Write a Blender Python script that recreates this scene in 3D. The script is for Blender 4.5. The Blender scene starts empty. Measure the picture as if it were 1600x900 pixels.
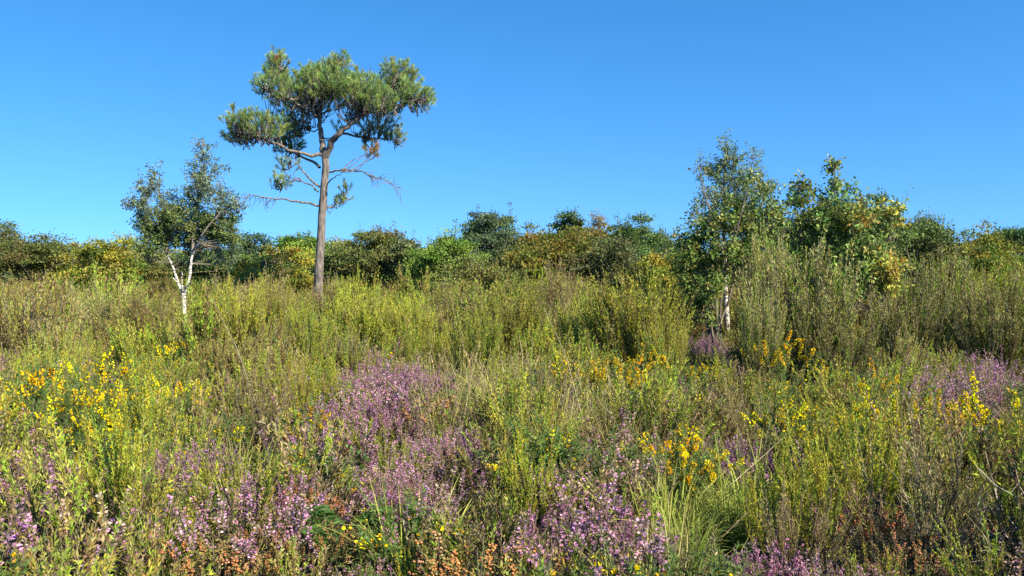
import bpy, math, numpy as np
from math import radians as rad, pi

# ------------------------------------------------------------ camera, sky, sun, exposure
scene = bpy.context.scene
EYE, FPX, HZ = 1.7, 1320.0, 430.0
cam_d = bpy.data.cameras.new("camera"); cam = bpy.data.objects.new("camera", cam_d)
scene.collection.objects.link(cam); scene.camera = cam
cam_d.sensor_width = 36; cam_d.lens = 36 * FPX / 1600
cam_d.clip_start = 0.05; cam_d.clip_end = 3000
cam.location = (0, 0, EYE); cam.rotation_euler = (rad(90) - math.atan(20 / FPX), 0, 0)

SUN_EL, SUN_AZ = 38.0, 132.0            # azimuth clockwise from +Y: behind the camera, to the right
w = bpy.data.worlds.new("World"); scene.world = w; w.use_nodes = True
nt = w.node_tree; nt.nodes.clear()
sky = nt.nodes.new("ShaderNodeTexSky"); sky.sky_type = 'NISHITA'; sky.sun_disc = False
sky.sun_elevation = rad(SUN_EL); sky.sun_rotation = rad(SUN_AZ)
sky.air_density = 1.0; sky.dust_density = 0.0; sky.ozone_density = 3.0; sky.altitude = 0
hsv = nt.nodes.new("ShaderNodeHueSaturation"); hsv.inputs['Saturation'].default_value = 1.32; hsv.inputs['Hue'].default_value = 0.500
bg = nt.nodes.new("ShaderNodeBackground"); bg.inputs['Strength'].default_value = 0.108
wo = nt.nodes.new("ShaderNodeOutputWorld")
tcw = nt.nodes.new("ShaderNodeTexCoord"); mpw = nt.nodes.new("ShaderNodeMapping"); mpw.inputs['Location'].default_value = (0, 0, 0.19)
nt.links.new(tcw.outputs['Generated'], mpw.inputs[0]); nt.links.new(mpw.outputs[0], sky.inputs[0])
nt.links.new(sky.outputs[0], hsv.inputs['Color']); nt.links.new(hsv.outputs[0], bg.inputs[0]); nt.links.new(bg.outputs[0], wo.inputs[0])
sl = bpy.data.lights.new("sun", 'SUN'); sl.energy = 5.0; sl.angle = rad(0.53); sl.color = (1.0, 0.90, 0.70)
so = bpy.data.objects.new("sun", sl); scene.collection.objects.link(so)
so.rotation_euler = (rad(90 - SUN_EL), 0, rad(180 - SUN_AZ) )
so.location = (20, -20, 30)
scene.view_settings.view_transform = 'Standard'; scene.view_settings.look = 'None'
scene.view_settings.gamma = 1; scene.view_settings.use_curve_mapping = False
scene.view_settings.exposure = 1.3
cy = scene.cycles
cy.max_bounces = 6; cy.diffuse_bounces = 3; cy.glossy_bounces = 1; cy.transmission_bounces = 3
cy.use_denoising = False; cy.sample_clamp_indirect = 4

R = np.random.default_rng(11)

# ------------------------------------------------------------ helpers
def P(px, py, D):
    """the point that stands D metres away where the eye sees pixel (px, py) of the 1600x900 frame"""
    return np.array([(px - 800) / FPX * D, D, EYE - (py - HZ) / FPX * D])

def gz(x, y):
    return 0.05 * np.sin(x * 0.9 + 1.3) * np.cos(y * 0.7) + 0.04 * np.sin(x * 0.31 + y * 0.42)

def unit(v):
    return v / np.maximum(np.linalg.norm(v, axis=-1, keepdims=True), 1e-9)

def rdir(n):
    return unit(R.normal(size=(n, 3)))

def perp(d):
    return unit(np.cross(d, rdir(len(d))))

def vary(c, n, v=0.18, h=0.06):
    c = np.asarray(c, float)
    if c.ndim == 1: c = np.repeat(c[None], n, 0)
    k = np.exp(R.normal(0, v, (n, 1)))
    return np.clip(c * k * (1 + R.normal(0, h, (n, 3))), 0.003, 0.9)

def pick(pal, n, wts=None):
    pal = np.asarray(pal, float)
    if wts is not None: wts = np.asarray(wts, float) / np.sum(wts)
    return pal[R.choice(len(pal), n, p=wts)]

class Geo:
    def __init__(s):
        s.v = []; s.q = []; s.c = []; s.n = 0
    def add(s, verts, quads, cols):
        s.v.append(np.asarray(verts, np.float32).reshape(-1, 3)); s.q.append(np.asarray(quads, np.int64) + s.n)
        s.c.append(np.asarray(cols, np.float32)); s.n += len(s.v[-1])
    def leaves(s, base, d, L, W, cols, fold=0.0):
        """diamond leaves: base points, directions, lengths, widths"""
        n = len(base)
        if n == 0: return
        L = np.broadcast_to(L, (n,))[:, None]; W = np.broadcast_to(W, (n,))[:, None]
        w = perp(d); nn = np.cross(d, w)
        mid = base + d * L * 0.45
        v = np.stack([base, mid + w * W / 2 + nn * W * fold, base + d * L, mid - w * W / 2 + nn * W * fold], 1)
        s.add(v, np.arange(4 * n).reshape(n, 4), cols)
    def lobed(s, base, d, L, W, cols):
        """broad leaves of three quads with waists, each leaf cupped a little"""
        n = len(base); L = np.broadcast_to(L, (n,))[:, None]; W = np.broadcast_to(W, (n,))[:, None]
        w = perp(d); nn = np.cross(d, w)
        pr = [(0.0, 0.06), (0.38, 0.40), (0.55, 0.24), (0.80, 0.5), (1.0, 0.12)]
        v = np.stack([base + d * L * t + sg * w * W * a - nn * W * 0.25 * a * a * 4 * (0.5) for t, a in pr for sg in (-1, 1)], 1)
        q = np.concatenate([np.array([2 * k, 2 * k + 1, 2 * k + 3, 2 * k + 2])[None] + (np.arange(n) * 10)[:, None] for k in range(4)])
        s.add(v, q, np.tile(cols, (4, 1)))
    def sticks(s, a, b, ra, rb, cols, k=3):
        n = len(a)
        if n == 0: return
        ra = np.broadcast_to(ra, (n,))[:, None]; rb = np.broadcast_to(rb, (n,))[:, None]
        d = unit(b - a); u = perp(d); w = np.cross(d, u); r = []
        for i in range(k):
            t = 2 * pi * i / k; o = u * math.cos(t) + w * math.sin(t)
            r.append(a + o * ra); r.append(b + o * rb)
        v = np.stack(r, 1); q = []
        for i in range(k):
            j = (i + 1) % k
            q.append(np.array([2 * i, 2 * j, 2 * j + 1, 2 * i + 1])[None] + (np.arange(n) * 2 * k)[:, None])
        s.add(v, np.concatenate(q), np.tile(cols, (k, 1)))
    def curves(s, pts, r0, r1, cols, k=3):
        """pts (n, m, 3): n polylines of m points"""
        n, m = pts.shape[:2]
        r0 = np.broadcast_to(r0, (n,)); r1 = np.broadcast_to(r1, (n,))
        for j in range(m - 1):
            s.sticks(pts[:, j], pts[:, j + 1], r0 + (r1 - r0) * j / (m - 1), r0 + (r1 - r0) * (j + 1) / (m - 1), cols, k)
    def tube(s, pts, rr, col, k=10, rough=0.06):
        pts = np.asarray(pts, float); m = len(pts); rr = np.broadcast_to(rr, (m,))
        t = unit(np.gradient(pts, axis=0)); u = np.cross(t, [0.13, 1, 0.07]); u = unit(u); w = np.cross(t, u)
        a = 2 * pi * np.arange(k) / k
        ring = (u[:, None] * np.cos(a)[None, :, None] + w[:, None] * np.sin(a)[None, :, None])
        v = pts[:, None] + ring * (rr[:, None] * (1 + R.normal(0, rough, (m, k))))[:, :, None]
        q = [[i * k + j, i * k + (j + 1) % k, (i + 1) * k + (j + 1) % k, (i + 1) * k + j] for i in range(m - 1) for j in range(k)]
        s.add(v, q, np.repeat(np.asarray(col, float)[None], len(q), 0))
    def ribbons(s, base, d, L, W, cols, droop=0.5, m=5, tipcol=None):
        n = len(base); L = np.broadcast_to(L, (n,))[:, None]; W = np.broadcast_to(W, (n,))[:, None]
        droop = np.broadcast_to(droop, (n,))[:, None]
        hz = d * [1, 1, 0]; side = unit(np.cross(d, [0, 0, 1]) + 0.5 * rdir(n)); out = []
        for j in range(m + 1):
            t = j / m
            p = base + d * L * t + unit(hz + 1e-4) * L * droop * 0.35 * t ** 2 - np.array([0, 0, 1]) * L * droop * 0.6 * t ** 2.4
            ww = W * (1 - t) ** 0.7 * 0.5 + 0.0004
            out += [p - side * ww, p + side * ww]
        v = np.stack(out, 1); q = []; cc = []
        for j in range(m):
            q.append(np.array([2 * j, 2 * j + 1, 2 * j + 3, 2 * j + 2])[None] + (np.arange(n) * 2 * (m + 1))[:, None])
            f = (j / (m - 1)) ** 2
            cc.append(cols if tipcol is None else cols * (1 - f) + np.asarray(tipcol) * f)
        s.add(v, np.concatenate(q), np.concatenate(cc))
    def balls(s, c, r, cols):
        """little six-faced buds"""
        n = len(c); r = np.broadcast_to(r, (n,))[:, None]
        a = rdir(n); b = perp(a); e = np.cross(a, b)
        o = [a + b + e, a - b + e, a - b - e, a + b - e, -a + b + e, -a - b + e, -a - b - e, -a + b - e]
        v = np.stack([c + x * r * 0.58 for x in o], 1)
        f = [(0, 1, 2, 3), (7, 6, 5, 4), (0, 4, 5, 1), (1, 5, 6, 2), (2, 6, 7, 3), (3, 7, 4, 0)]
        s.add(v, np.concatenate([np.array(x)[None] + (np.arange(n) * 8)[:, None] for x in f]), np.tile(cols, (6, 1)))
    def merge(s, g, loc=(0, 0, 0), rz=0.0, sc=1.0, tint=1.0):
        c, sn = math.cos(rz), math.sin(rz); M = np.array([[c, -sn, 0], [sn, c, 0], [0, 0, 1]])
        for v, q, cc in zip(g.v, g.q, g.c): pass
        vv = np.concatenate(g.v) @ M.T * sc + np.asarray(loc); s.add(vv, np.concatenate(g.q), np.concatenate(g.c) * tint)
    def mesh(s, name, mat, smooth=False):
        v = np.concatenate(s.v); q = np.concatenate(s.q); c = np.concatenate(s.c); n = len(q)
        me = bpy.data.meshes.new(name)
        me.vertices.add(len(v)); me.vertices.foreach_set("co", v.astype(np.float32).ravel())
        me.loops.add(4 * n); me.loops.foreach_set("vertex_index", q.astype(np.int32).ravel())
        me.polygons.add(n); me.polygons.foreach_set("loop_start", (np.arange(n) * 4).astype(np.int32))
        me.update(calc_edges=True)
        if smooth: me.polygons.foreach_set("use_smooth", np.ones(n, bool))
        at = me.attributes.new("tint", 'FLOAT_COLOR', 'FACE')
        at.data.foreach_set("color", np.concatenate([c, np.ones((n, 1))], 1).astype(np.float32).ravel())
        me.materials.append(mat); return me

def node(nt, t, **kw):
    n = nt.nodes.new(t)
    for k, v in kw.items(): setattr(n, k, v)
    return n

def leaf_material(name, trans=0.3, rough=0.6, spec=0.25, jit=0.22):
    m = bpy.data.materials.new(name); m.use_nodes = True; t = m.node_tree; t.nodes.clear(); L = t.links.new
    a = node(t, "ShaderNodeAttribute", attribute_name="tint"); oi = node(t, "ShaderNodeObjectInfo")
    mr = node(t, "ShaderNodeMapRange"); mr.inputs['To Min'].default_value = 1 - jit; mr.inputs['To Max'].default_value = 1 + jit
    mh = node(t, "ShaderNodeMapRange"); mh.inputs['To Min'].default_value = 0.485; mh.inputs['To Max'].default_value = 0.515
    mm = node(t, "ShaderNodeMath", operation='FRACT'); m7 = node(t, "ShaderNodeMath", operation='MULTIPLY'); m7.inputs[1].default_value = 7.31
    h = node(t, "ShaderNodeHueSaturation")
    L(oi.outputs['Random'], mr.inputs['Value']); L(oi.outputs['Random'], m7.inputs[0]); L(m7.outputs[0], mm.inputs[0]); L(mm.outputs[0], mh.inputs['Value'])
    L(a.outputs['Color'], h.inputs['Color']); L(mr.outputs[0], h.inputs['Value']); L(mh.outputs[0], h.inputs['Hue'])
    p = node(t, "ShaderNodeBsdfPrincipled"); p.inputs['Roughness'].default_value = rough; p.inputs['Specular IOR Level'].default_value = spec
    tr = node(t, "ShaderNodeBsdfTranslucent"); mx = node(t, "ShaderNodeMixShader"); mx.inputs[0].default_value = trans
    o = node(t, "ShaderNodeOutputMaterial")
    L(h.outputs[0], p.inputs['Base Color']); L(h.outputs[0], tr.inputs['Color']); L(p.outputs[0], mx.inputs[1]); L(tr.outputs[0], mx.inputs[2]); L(mx.outputs[0], o.inputs[0])
    return m

def bark_material(name, c1, c2, scale=(14, 14, 3), bump=0.6, birch=False):
    m = bpy.data.materials.new(name); m.use_nodes = True; t = m.node_tree; L = t.links.new; p = t.nodes['Principled BSDF']
    tc = node(t, "ShaderNodeTexCoord"); mp = node(t, "ShaderNodeMapping"); mp.inputs['Scale'].default_value = scale
    nz = node(t, "ShaderNodeTexNoise"); nz.inputs['Scale'].default_value = 1.0; nz.inputs['Detail'].default_value = 6
    cr = node(t, "ShaderNodeValToRGB"); cr.color_ramp.elements[0].color = (*c1, 1); cr.color_ramp.elements[1].color = (*c2, 1)
    cr.color_ramp.elements[0].position = 0.36 if not birch else 0.38; cr.color_ramp.elements[1].position = 0.62 if not birch else 0.56
    L(tc.outputs['Object'], mp.inputs[0]); L(mp.outputs[0], nz.inputs['Vector']); L(nz.outputs[0], cr.inputs[0]); L(cr.outputs[0], p.inputs['Base Color'])
    b = node(t, "ShaderNodeBump"); b.inputs['Strength'].default_value = bump; b.inputs['Distance'].default_value = 0.03
    L(nz.outputs[0], b.inputs['Height']); L(b.outputs[0], p.inputs['Normal']); p.inputs['Roughness'].default_value = 0.85
    return m

M_LEAF = leaf_material("foliage"); M_NEEDLE = leaf_material("needles", 0.28, 0.45, 0.4, 0.05)
M_FINE = leaf_material("fine heath foliage", 0.22, 0.65, 0.2)
M_PETAL = leaf_material("petals", 0.3, 0.7, 0.1, 0.12)
M_PINEBARK = bark_material("pine bark", (0.055, 0.048, 0.042), (0.20, 0.17, 0.145))
M_BIRCH = bark_material("birch bark", (0.06, 0.05, 0.045), (0.60, 0.565, 0.50), (9, 9, 26), 0.2, True)
M_BARK = bark_material("grey bark", (0.07, 0.06, 0.045), (0.22, 0.19, 0.15))

# ------------------------------------------------------------ objects
def link(o): scene.collection.objects.link(o); return o
def props(o, label=None, cat=None, group=None, kind=None):
    if label: o['label'] = label
    if cat: o['category'] = cat
    if group: o['group'] = group
    if kind: o['kind'] = kind
    return o
def extent(parts):
    """height and width that a plant really fills"""
    z, q = [], []
    for _, me in parts:
        a = np.empty(len(me.vertices) * 3, np.float32); me.vertices.foreach_get("co", a); a = a.reshape(-1, 3); z.append(a[:, 2]); q.append(np.hypot(a[:, 0], a[:, 1]))
    z, q = np.concatenate(z), np.concatenate(q); return float(np.percentile(z, 99.3)), 2 * float(np.percentile(q, 93))
def place(name, parts, loc, rz=0.0, sc=1.0, label=None, cat=None, group=None, tilt=(0, 0)):
    """an Empty at the foot of the thing and one object per part (part meshes may be shared)"""
    e = link(bpy.data.objects.new(name, None)); e.location = loc; e.rotation_euler = (tilt[0], tilt[1], rz)
    e.scale = (sc, sc, sc) if np.isscalar(sc) else sc; e.empty_display_size = 0.2
    props(e, label, cat, group)
    for pn, me in parts:
        c = link(bpy.data.objects.new(pn, me)); c.parent = e
    return e

# ------------------------------------------------------------ ground
def make_ground():
    n = 140
    t = np.linspace(-1, 1, n); xs = np.sign(t) * np.abs(t) ** 3 * 900 ; X, Y = np.meshgrid(xs, xs)
    X = X + t[None, :] * 20; Y = Y + t[:, None] * 20 + 12
    Z = gz(X, Y) * np.exp(-(np.hypot(X, Y) / 90) ** 2)
    v = np.stack([X, Y, Z], -1).reshape(-1, 3)
    q = [[i * n + j, i * n + j + 1, (i + 1) * n + j + 1, (i + 1) * n + j] for i in range(n - 1) for j in range(n - 1)]
    m = bpy.data.materials.new("heath soil and litter"); m.use_nodes = True; tt = m.node_tree; L = tt.links.new; p = tt.nodes['Principled BSDF']
    tc = node(tt, "ShaderNodeTexCoord"); nz = node(tt, "ShaderNodeTexNoise"); nz.inputs['Scale'].default_value = 9; nz.inputs['Detail'].default_value = 10; nz.inputs['Roughness'].default_value = 0.7
    cr = node(tt, "ShaderNodeValToRGB"); cr.color_ramp.elements[0].color = (0.02, 0.016, 0.01, 1); cr.color_ramp.elements[1].color = (0.10, 0.085, 0.04, 1)
    cr.color_ramp.elements[0].position = 0.35; cr.color_ramp.elements[1].position = 0.7
    L(tc.outputs['Object'], nz.inputs['Vector']); L(nz.outputs[0], cr.inputs[0]); L(cr.outputs[0], p.inputs['Base Color'])
    b = node(tt, "ShaderNodeBump"); b.inputs['Distance'].default_value = 0.05; L(nz.outputs[0], b.inputs['Height']); L(b.outputs[0], p.inputs['Normal'])
    p.inputs['Roughness'].default_value = 0.95
    me = bpy.data.meshes.new("ground"); me.from_pydata(v.tolist(), [], q); me.materials.append(m)
    props(link(bpy.data.objects.new("ground", me)), "dark heath soil under the low shrubs", None, None, 'structure')
make_ground()

# ------------------------------------------------------------ colours (linear albedo)
YG = (0.34, 0.35, 0.03); LG = (0.21, 0.30, 0.03); OL = (0.26, 0.255, 0.05); DKG = (0.05, 0.095, 0.028)
BRN = (0.20, 0.145, 0.055); GRY = (0.28, 0.245, 0.12); STRAW = (0.42, 0.36, 0.19); PINK = (0.42, 0.21, 0.34); PALEPINK = (0.40, 0.26, 0.31)
MAUVE = (0.36, 0.16, 0.29); RUST = (0.36, 0.16, 0.06); SALMON = (0.42, 0.21, 0.12); YEL = (0.88, 0.66, 0.01); ORY = (0.86, 0.58, 0.01)
GRASS = (0.17, 0.26, 0.03); GRASSY = (0.30, 0.33, 0.06); WOOD = (0.16, 0.12, 0.08)

# ------------------------------------------------------------ small plants
def fan(n, h, wd, r0=0.06, k=4, up=0.5, wob=0.04):
    """n curved stems fanning out of one foot; returns points (n, k+1, 3)"""
    az = R.uniform(0, 2 * pi, n); rr = np.sqrt(R.uniform(0.02, 1, n)); H = h * (1 - 0.35 * rr ** 2) * R.uniform(0.72, 1.08, n)
    b = np.stack([np.cos(az) * rr * r0, np.sin(az) * rr * r0, np.zeros(n)], -1)
    e = np.stack([np.cos(az) * rr * wd / 2, np.sin(az) * rr * wd / 2, H], -1)
    pts = []
    for j in range(k + 1):
        t = j / k; p = b + (e - b) * np.array([1, 1, 0]) * t ** (1 - 0.35 * up) + np.array([0, 0, 1]) * e[:, 2:3] * t ** (1 + 0.25 * up)
        pts.append(p + R.normal(0, wob * h * t * 0.5, (n, 3)) * [1, 1, 0.3])
    return np.stack(pts, 1)

def along(pts, t):
    """points and tangents at params t (n,) on polylines (n,m,3)"""
    m = pts.shape[1] - 1; i = np.minimum((t * m).astype(int), m - 1); f = (t * m - i)[:, None]
    a = pts[np.arange(len(pts)), i]; b = pts[np.arange(len(pts)), i + 1]
    return a + (b - a) * f, unit(b - a)

def leaflets(g, pts, t0, t1, n, L, W, ang, cols, jit=0.25):
    """n leaflets on each polyline between params t0..t1; cols (N,3) one per polyline"""
    N = len(pts); pp = np.repeat(pts, n, 0); t = R.uniform(t0, t1, N * n)
    p, d = along(pp, t); a = R.normal(ang, jit, N * n)[:, None]
    dd = unit(d * np.cos(a) + perp(d) * np.sin(a))
    g.leaves(p, dd, L * R.uniform(0.6, 1.25, N * n), W, vary(np.repeat(cols, n, 0), N * n, 0.2))

def plume_shrub(h, wd, stems, plumes, leaf, pal, wts=None, nleaf=22, plen=0.3, bare=(0.15, 0.11, 0.07), r=0.008, spread=0.5, low=0.3):
    """feathery upright shrub (broom, tree heath): wooden stems, plumes on their upper parts"""
    gs, gf = Geo(), Geo()
    st = fan(stems, h * 0.9, wd * 0.9, 0.10 * wd, 5); gs.curves(st, r, r * 0.35, vary(bare, stems, 0.25))
    i = R.integers(0, stems, plumes); t = R.uniform(low, 0.98, plumes) ** 0.8
    p, d = along(st[i], t); out = unit(p * [1, 1, 0] + 1e-5)
    dr = unit(d * 0.5 + np.array([0, 0, 0.75]) + out * R.uniform(0, 0.4, plumes)[:, None] + rdir(plumes) * spread)
    Ln = plen * R.uniform(0.5, 1.25, plumes)[:, None] * (h if h < 1 else h ** 0.5)
    k = 3; pts = np.stack([p + dr * Ln * j / k + np.array([0, 0, 0.12]) * Ln * (j / k) ** 2 for j in range(k + 1)], 1)
    gs.curves(pts, r * 0.3, r * 0.12, vary(bare, plumes, 0.2) * 1.2)
    # each shoot has its own hue
    leaflets(gf, pts, 0.1, 1.0, nleaf, leaf[0], leaf[1], 0.42, vary(pick(pal, plumes, wts), plumes, 0.15))
    return gs, gf

def heather(h, wd, n, flower=0.8, pal=(PINK, PALEPINK, MAUVE), base=(OL, BRN, (0.11, 0.13, 0.05)), spike=0.125, lean=0.0):
    """ling: wiry stems with scale leaves and spikes of small bells at the tips"""
    gs, gf = Geo(), Geo()
    st = fan(n, h, wd, 0.09, 4, 0.5, 0.10)
    st[:, :, 0] += lean * st[:, :, 2] ** 1.5
    gs.curves(st, 0.0024, 0.001, vary(WOOD, n))
    leaflets(gs, st, 0.25, 0.97, 26, 0.016, 0.0065, 0.5, vary(pick(base, n), n, 0.2))
    # side sprigs
    m = int(n * 1.3); i = R.integers(0, n, m); p, d = along(st[i], R.uniform(0.5, 0.95, m))
    dr = unit(d + rdir(m) * 0.55 + [0, 0, 0.3]); Ln = R.uniform(0.05, 0.12, m)[:, None] * (h / 0.4)
    sp = np.stack([p, p + dr * Ln * 0.5, p + dr * Ln + [0, 0, 0.01]], 1)
    gs.curves(sp, 0.0014, 0.0008, vary(WOOD, m)); leaflets(gs, sp, 0.0, 1.0, 10, 0.011, 0.005, 0.5, vary(pick(base, m), m, 0.2))
    both = [(st, np.clip(1 - spike / h, 0.3, 0.9)), (sp, 0.1)]
    for q, t0 in both:
        fl = R.uniform(size=len(q)) < flower; q = q[fl]; N = len(q)
        if N == 0: continue
        k = 38 if t0 > 0.2 else 18; pp = np.repeat(q, k, 0); t = R.uniform(t0, 1, N * k)
        c, d = along(pp, t); o = perp(d); prof = 0.0055 * (1.15 - (t - t0) / (1 - t0))
        c = c + o * prof[:, None]; dd = unit(o * 0.9 + d * 0.5 + rdir(N * k) * 0.3)
        gf.leaves(c, dd, 0.011, 0.0085, vary(np.repeat(vary(pick(pal, N), N, 0.18), k, 0), N * k, 0.12))
    return gs, gf

def bell_heather(h, wd, n, pal=(RUST, SALMON, BRN, RUST), fl=0.75):
    """fine green heath with spikes of withered rusty bells"""
    gs, gf = Geo(), Geo()
    st = fan(n, h, wd, 0.10, 4, 0.5, 0.12); gs.curves(st, 0.0022, 0.001, vary(WOOD, n))
    leaflets(gs, st, 0.15, 0.95, 34, 0.014, 0.0035, 0.8, vary(pick(((0.12, 0.17, 0.04), (0.09, 0.13, 0.035), OL), n), n, 0.2))
    q = st[R.uniform(size=n) < fl]; N = len(q); k = 20; t = R.uniform(0.80, 1.0, N * k)
    c, d = along(np.repeat(q, k, 0), t); c = c + perp(d) * R.uniform(0.004, 0.010, (N * k, 1))
    gf.balls(c, 0.0046, vary(np.repeat(pick(pal, N), k, 0), N * k, 0.25)); return gs, gf

def gorse(h, wd, n, fl=0.6, dens=1.0, spikelen=0.16, pal=(YEL, YEL, ORY)):
    """gorse: spiny dark green shoots with yellow pea flowers crowded at their ends"""
    gs, gf = Geo(), Geo()
    st = fan(n, h, wd, 0.12 * wd, 5, 0.3, 0.10); gs.curves(st, 0.006, 0.002, vary(WOOD, n))
    m = n * 6; i = R.integers(0, n, m); p, d = along(st[i], R.uniform(0.25, 0.95, m))
    dr = unit(d * 0.8 + rdir(m) * 0.6 + [0, 0, 0.45]); Ln = R.uniform(0.08, 0.2, m)[:, None]
    sp = np.stack([p, p + dr * Ln * 0.5, p + dr * Ln], 1)
    green = ((0.10, 0.17, 0.04), (0.07, 0.13, 0.035), (0.15, 0.20, 0.05))
    for q, k in ((st, 60), (sp, 34)):
        leaflets(gs, q, 0.25 if q is st else 0.0, 1.0, k, 0.026, 0.0045, 0.95, vary(pick(green, len(q)), len(q), 0.2), 0.35)
    gs.curves(sp, 0.0025, 0.0012, vary(green[0], m))
    sel = st[R.uniform(size=n) < fl]; sel2 = sp[(R.uniform(size=m) < fl * 0.15) & (sp[:, 2, 2] > h * 0.4)]
    for q, k, t0 in ((sel, int(26 * dens), 1 - spikelen / h), (sel2, int(9 * dens), 0.35)):
        N = len(q)
        if N == 0: continue
        t = R.uniform(t0, 1.0, N * k); c, d = along(np.repeat(q, k, 0), t); o = perp(d); c = c + o * 0.008
        col = np.repeat(vary(pick(pal, N), N, 0.10), k, 0)
        for _ in range(4):   # keel, wings and standard
            gf.leaves(c, unit(o * 0.7 + d * 0.6 + rdir(N * k) * 0.55), 0.017, 0.011, vary(col, N * k, 0.10), 0.25)
    return gs, gf

def grass_tuft(h, wd, n, cols=(GRASS, GRASSY), width=0.006, droop=0.7, tip=(0.30, 0.31, 0.07), spread=0.6):
    g = Geo(); az = R.uniform(0, 2 * pi, n); rr = np.sqrt(R.uniform(0, 1, n)) * wd * 0.25
    b = np.stack([np.cos(az) * rr, np.sin(az) * rr, np.zeros(n)], -1)
    tl = np.abs(R.normal(0, spread * 0.5, n)); a2 = az + R.normal(0, 0.6, n)
    d = unit(np.stack([np.cos(a2) * np.sin(tl), np.sin(a2) * np.sin(tl), np.cos(tl)], -1))
    g.ribbons(b, d, h * R.uniform(0.5, 1.15, n), width * R.uniform(0.6, 1.2, n), vary(pick(cols, n), n, 0.15), droop * R.uniform(0.2, 1.3, n), 5, tip)
    return g

def straw_stems(h, wd, n, head=True):
    """tall bleached grass stalks with thin seed heads"""
    g = Geo(); st = fan(n, h, wd, wd * 0.35, 5, 0.2, 0.05)
    st[:, :, 0] += (R.normal(0, 0.13, n)[:, None] * (st[:, :, 2] / h) ** 2) * h
    g.curves(st, 0.0017, 0.0009, vary(pick((STRAW, (0.36, 0.33, 0.16), (0.30, 0.24, 0.13)), n), n, 0.15))
    if head: leaflets(g, st, 0.82, 1.0, 16, 0.02, 0.003, 0.3, vary((0.33, 0.26, 0.14), n))
    return g

def fern(h, n, cols, flat=0.6):
    g = Geo(); az = R.uniform(0, 2 * pi, n)
    for a in az:
        L = h * R.uniform(0.7, 1.2); k = 14; t = np.linspace(0, 1, k + 1)
        d = np.array([math.cos(a), math.sin(a), 0]); pts = np.outer(t, d) * L * flat + np.outer(t * (1.25 - 0.75 * t), [0, 0, 1]) * L
        c = vary(pick(cols, 1), 1, 0.2)[0]
        g.curves(pts[None], 0.003, 0.001, np.array([c * 0.9]))
        side = np.cross(d, [0, 0, 1])
        for sgn in (-1, 1):
            for j in range(3, k):
                ll = L * 0.30 * (1 - ((j - 4) / (k - 3.5)) ** 1.3 if j > 4 else 0.8); dd = unit(side * sgn + d * 0.5 + [0, 0, -0.2] + R.normal(0, 0.12, 3))
                m = 9; s = np.linspace(0.05, 1, m)[:, None]; b = pts[j] + dd * ll * s
                for s2 in (-1, 1):
                    e = unit(np.cross(dd, [0, 0, 1]) * s2 + dd * 0.5 + rdir(m) * 0.15)
                    g.leaves(b, e, 0.026 * (1.15 - s[:, 0]) + 0.006, 0.007, vary(c, m, 0.15))
    return g

def twigs(h, wd, n, col=GRY):
    g = Geo(); st = fan(n, h, wd, 0.04, 5, 0.0, 0.25); g.curves(st, 0.0045, 0.0018, vary(col, n))
    m = n * 7; i = R.integers(0, n, m); p, d = along(st[i], R.uniform(0.3, 1, m)); dr = unit(d + rdir(m) * 0.9)
    sp = np.stack([p, p + dr * 0.06 + rdir(m) * 0.01, p + dr * 0.13 + rdir(m) * 0.02], 1); g.curves(sp, 0.002, 0.0009, vary(col, m)); return g

def leafy(h, wd, n, cols=((0.07, 0.14, 0.035), (0.10, 0.17, 0.04)), L=0.035):
    g = Geo(); st = fan(n, h, wd, 0.06, 4, 0.4, 0.15); g.curves(st, 0.003, 0.0012, vary(WOOD, n)); k = 22
    p, d = along(np.repeat(st, k, 0), R.uniform(0.2, 1, n * k)); dd = unit(perp(d) + d * 0.3 + [0, 0, 0.2])
    g.leaves(p, dd, L * R.uniform(0.6, 1.2, n * k), L * 0.6, vary(pick(cols, n * k), n * k, 0.2), 0.15); return g

def one(*gs):
    g = Geo()
    for x in gs:
        if x.v: g.merge(x)
    return g

# ------------------------------------------------------------ trees
def resample(pts, n):
    pts = np.asarray(pts, float); s = np.r_[0, np.cumsum(np.linalg.norm(np.diff(pts, axis=0), axis=1))]
    t = np.linspace(0, s[-1], n); return np.stack([np.interp(t, s, pts[:, i]) for i in range(3)], -1)

def limb(g, pts, r0, r1, k=8, wob=0.02, n=None):
    n = n or max(4, len(pts) * 3); p = resample(pts, n)
    # soften the corners
    for _ in range(2): p[1:-1] = (p[:-2] + 2 * p[1:-1] + p[2:]) / 4
    p[1:-1] += R.normal(0, wob, (n - 2, 3)); rr = np.linspace(r0, r1, n); g.tube(p, rr, (0.2, 0.2, 0.2), k); return p

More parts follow.
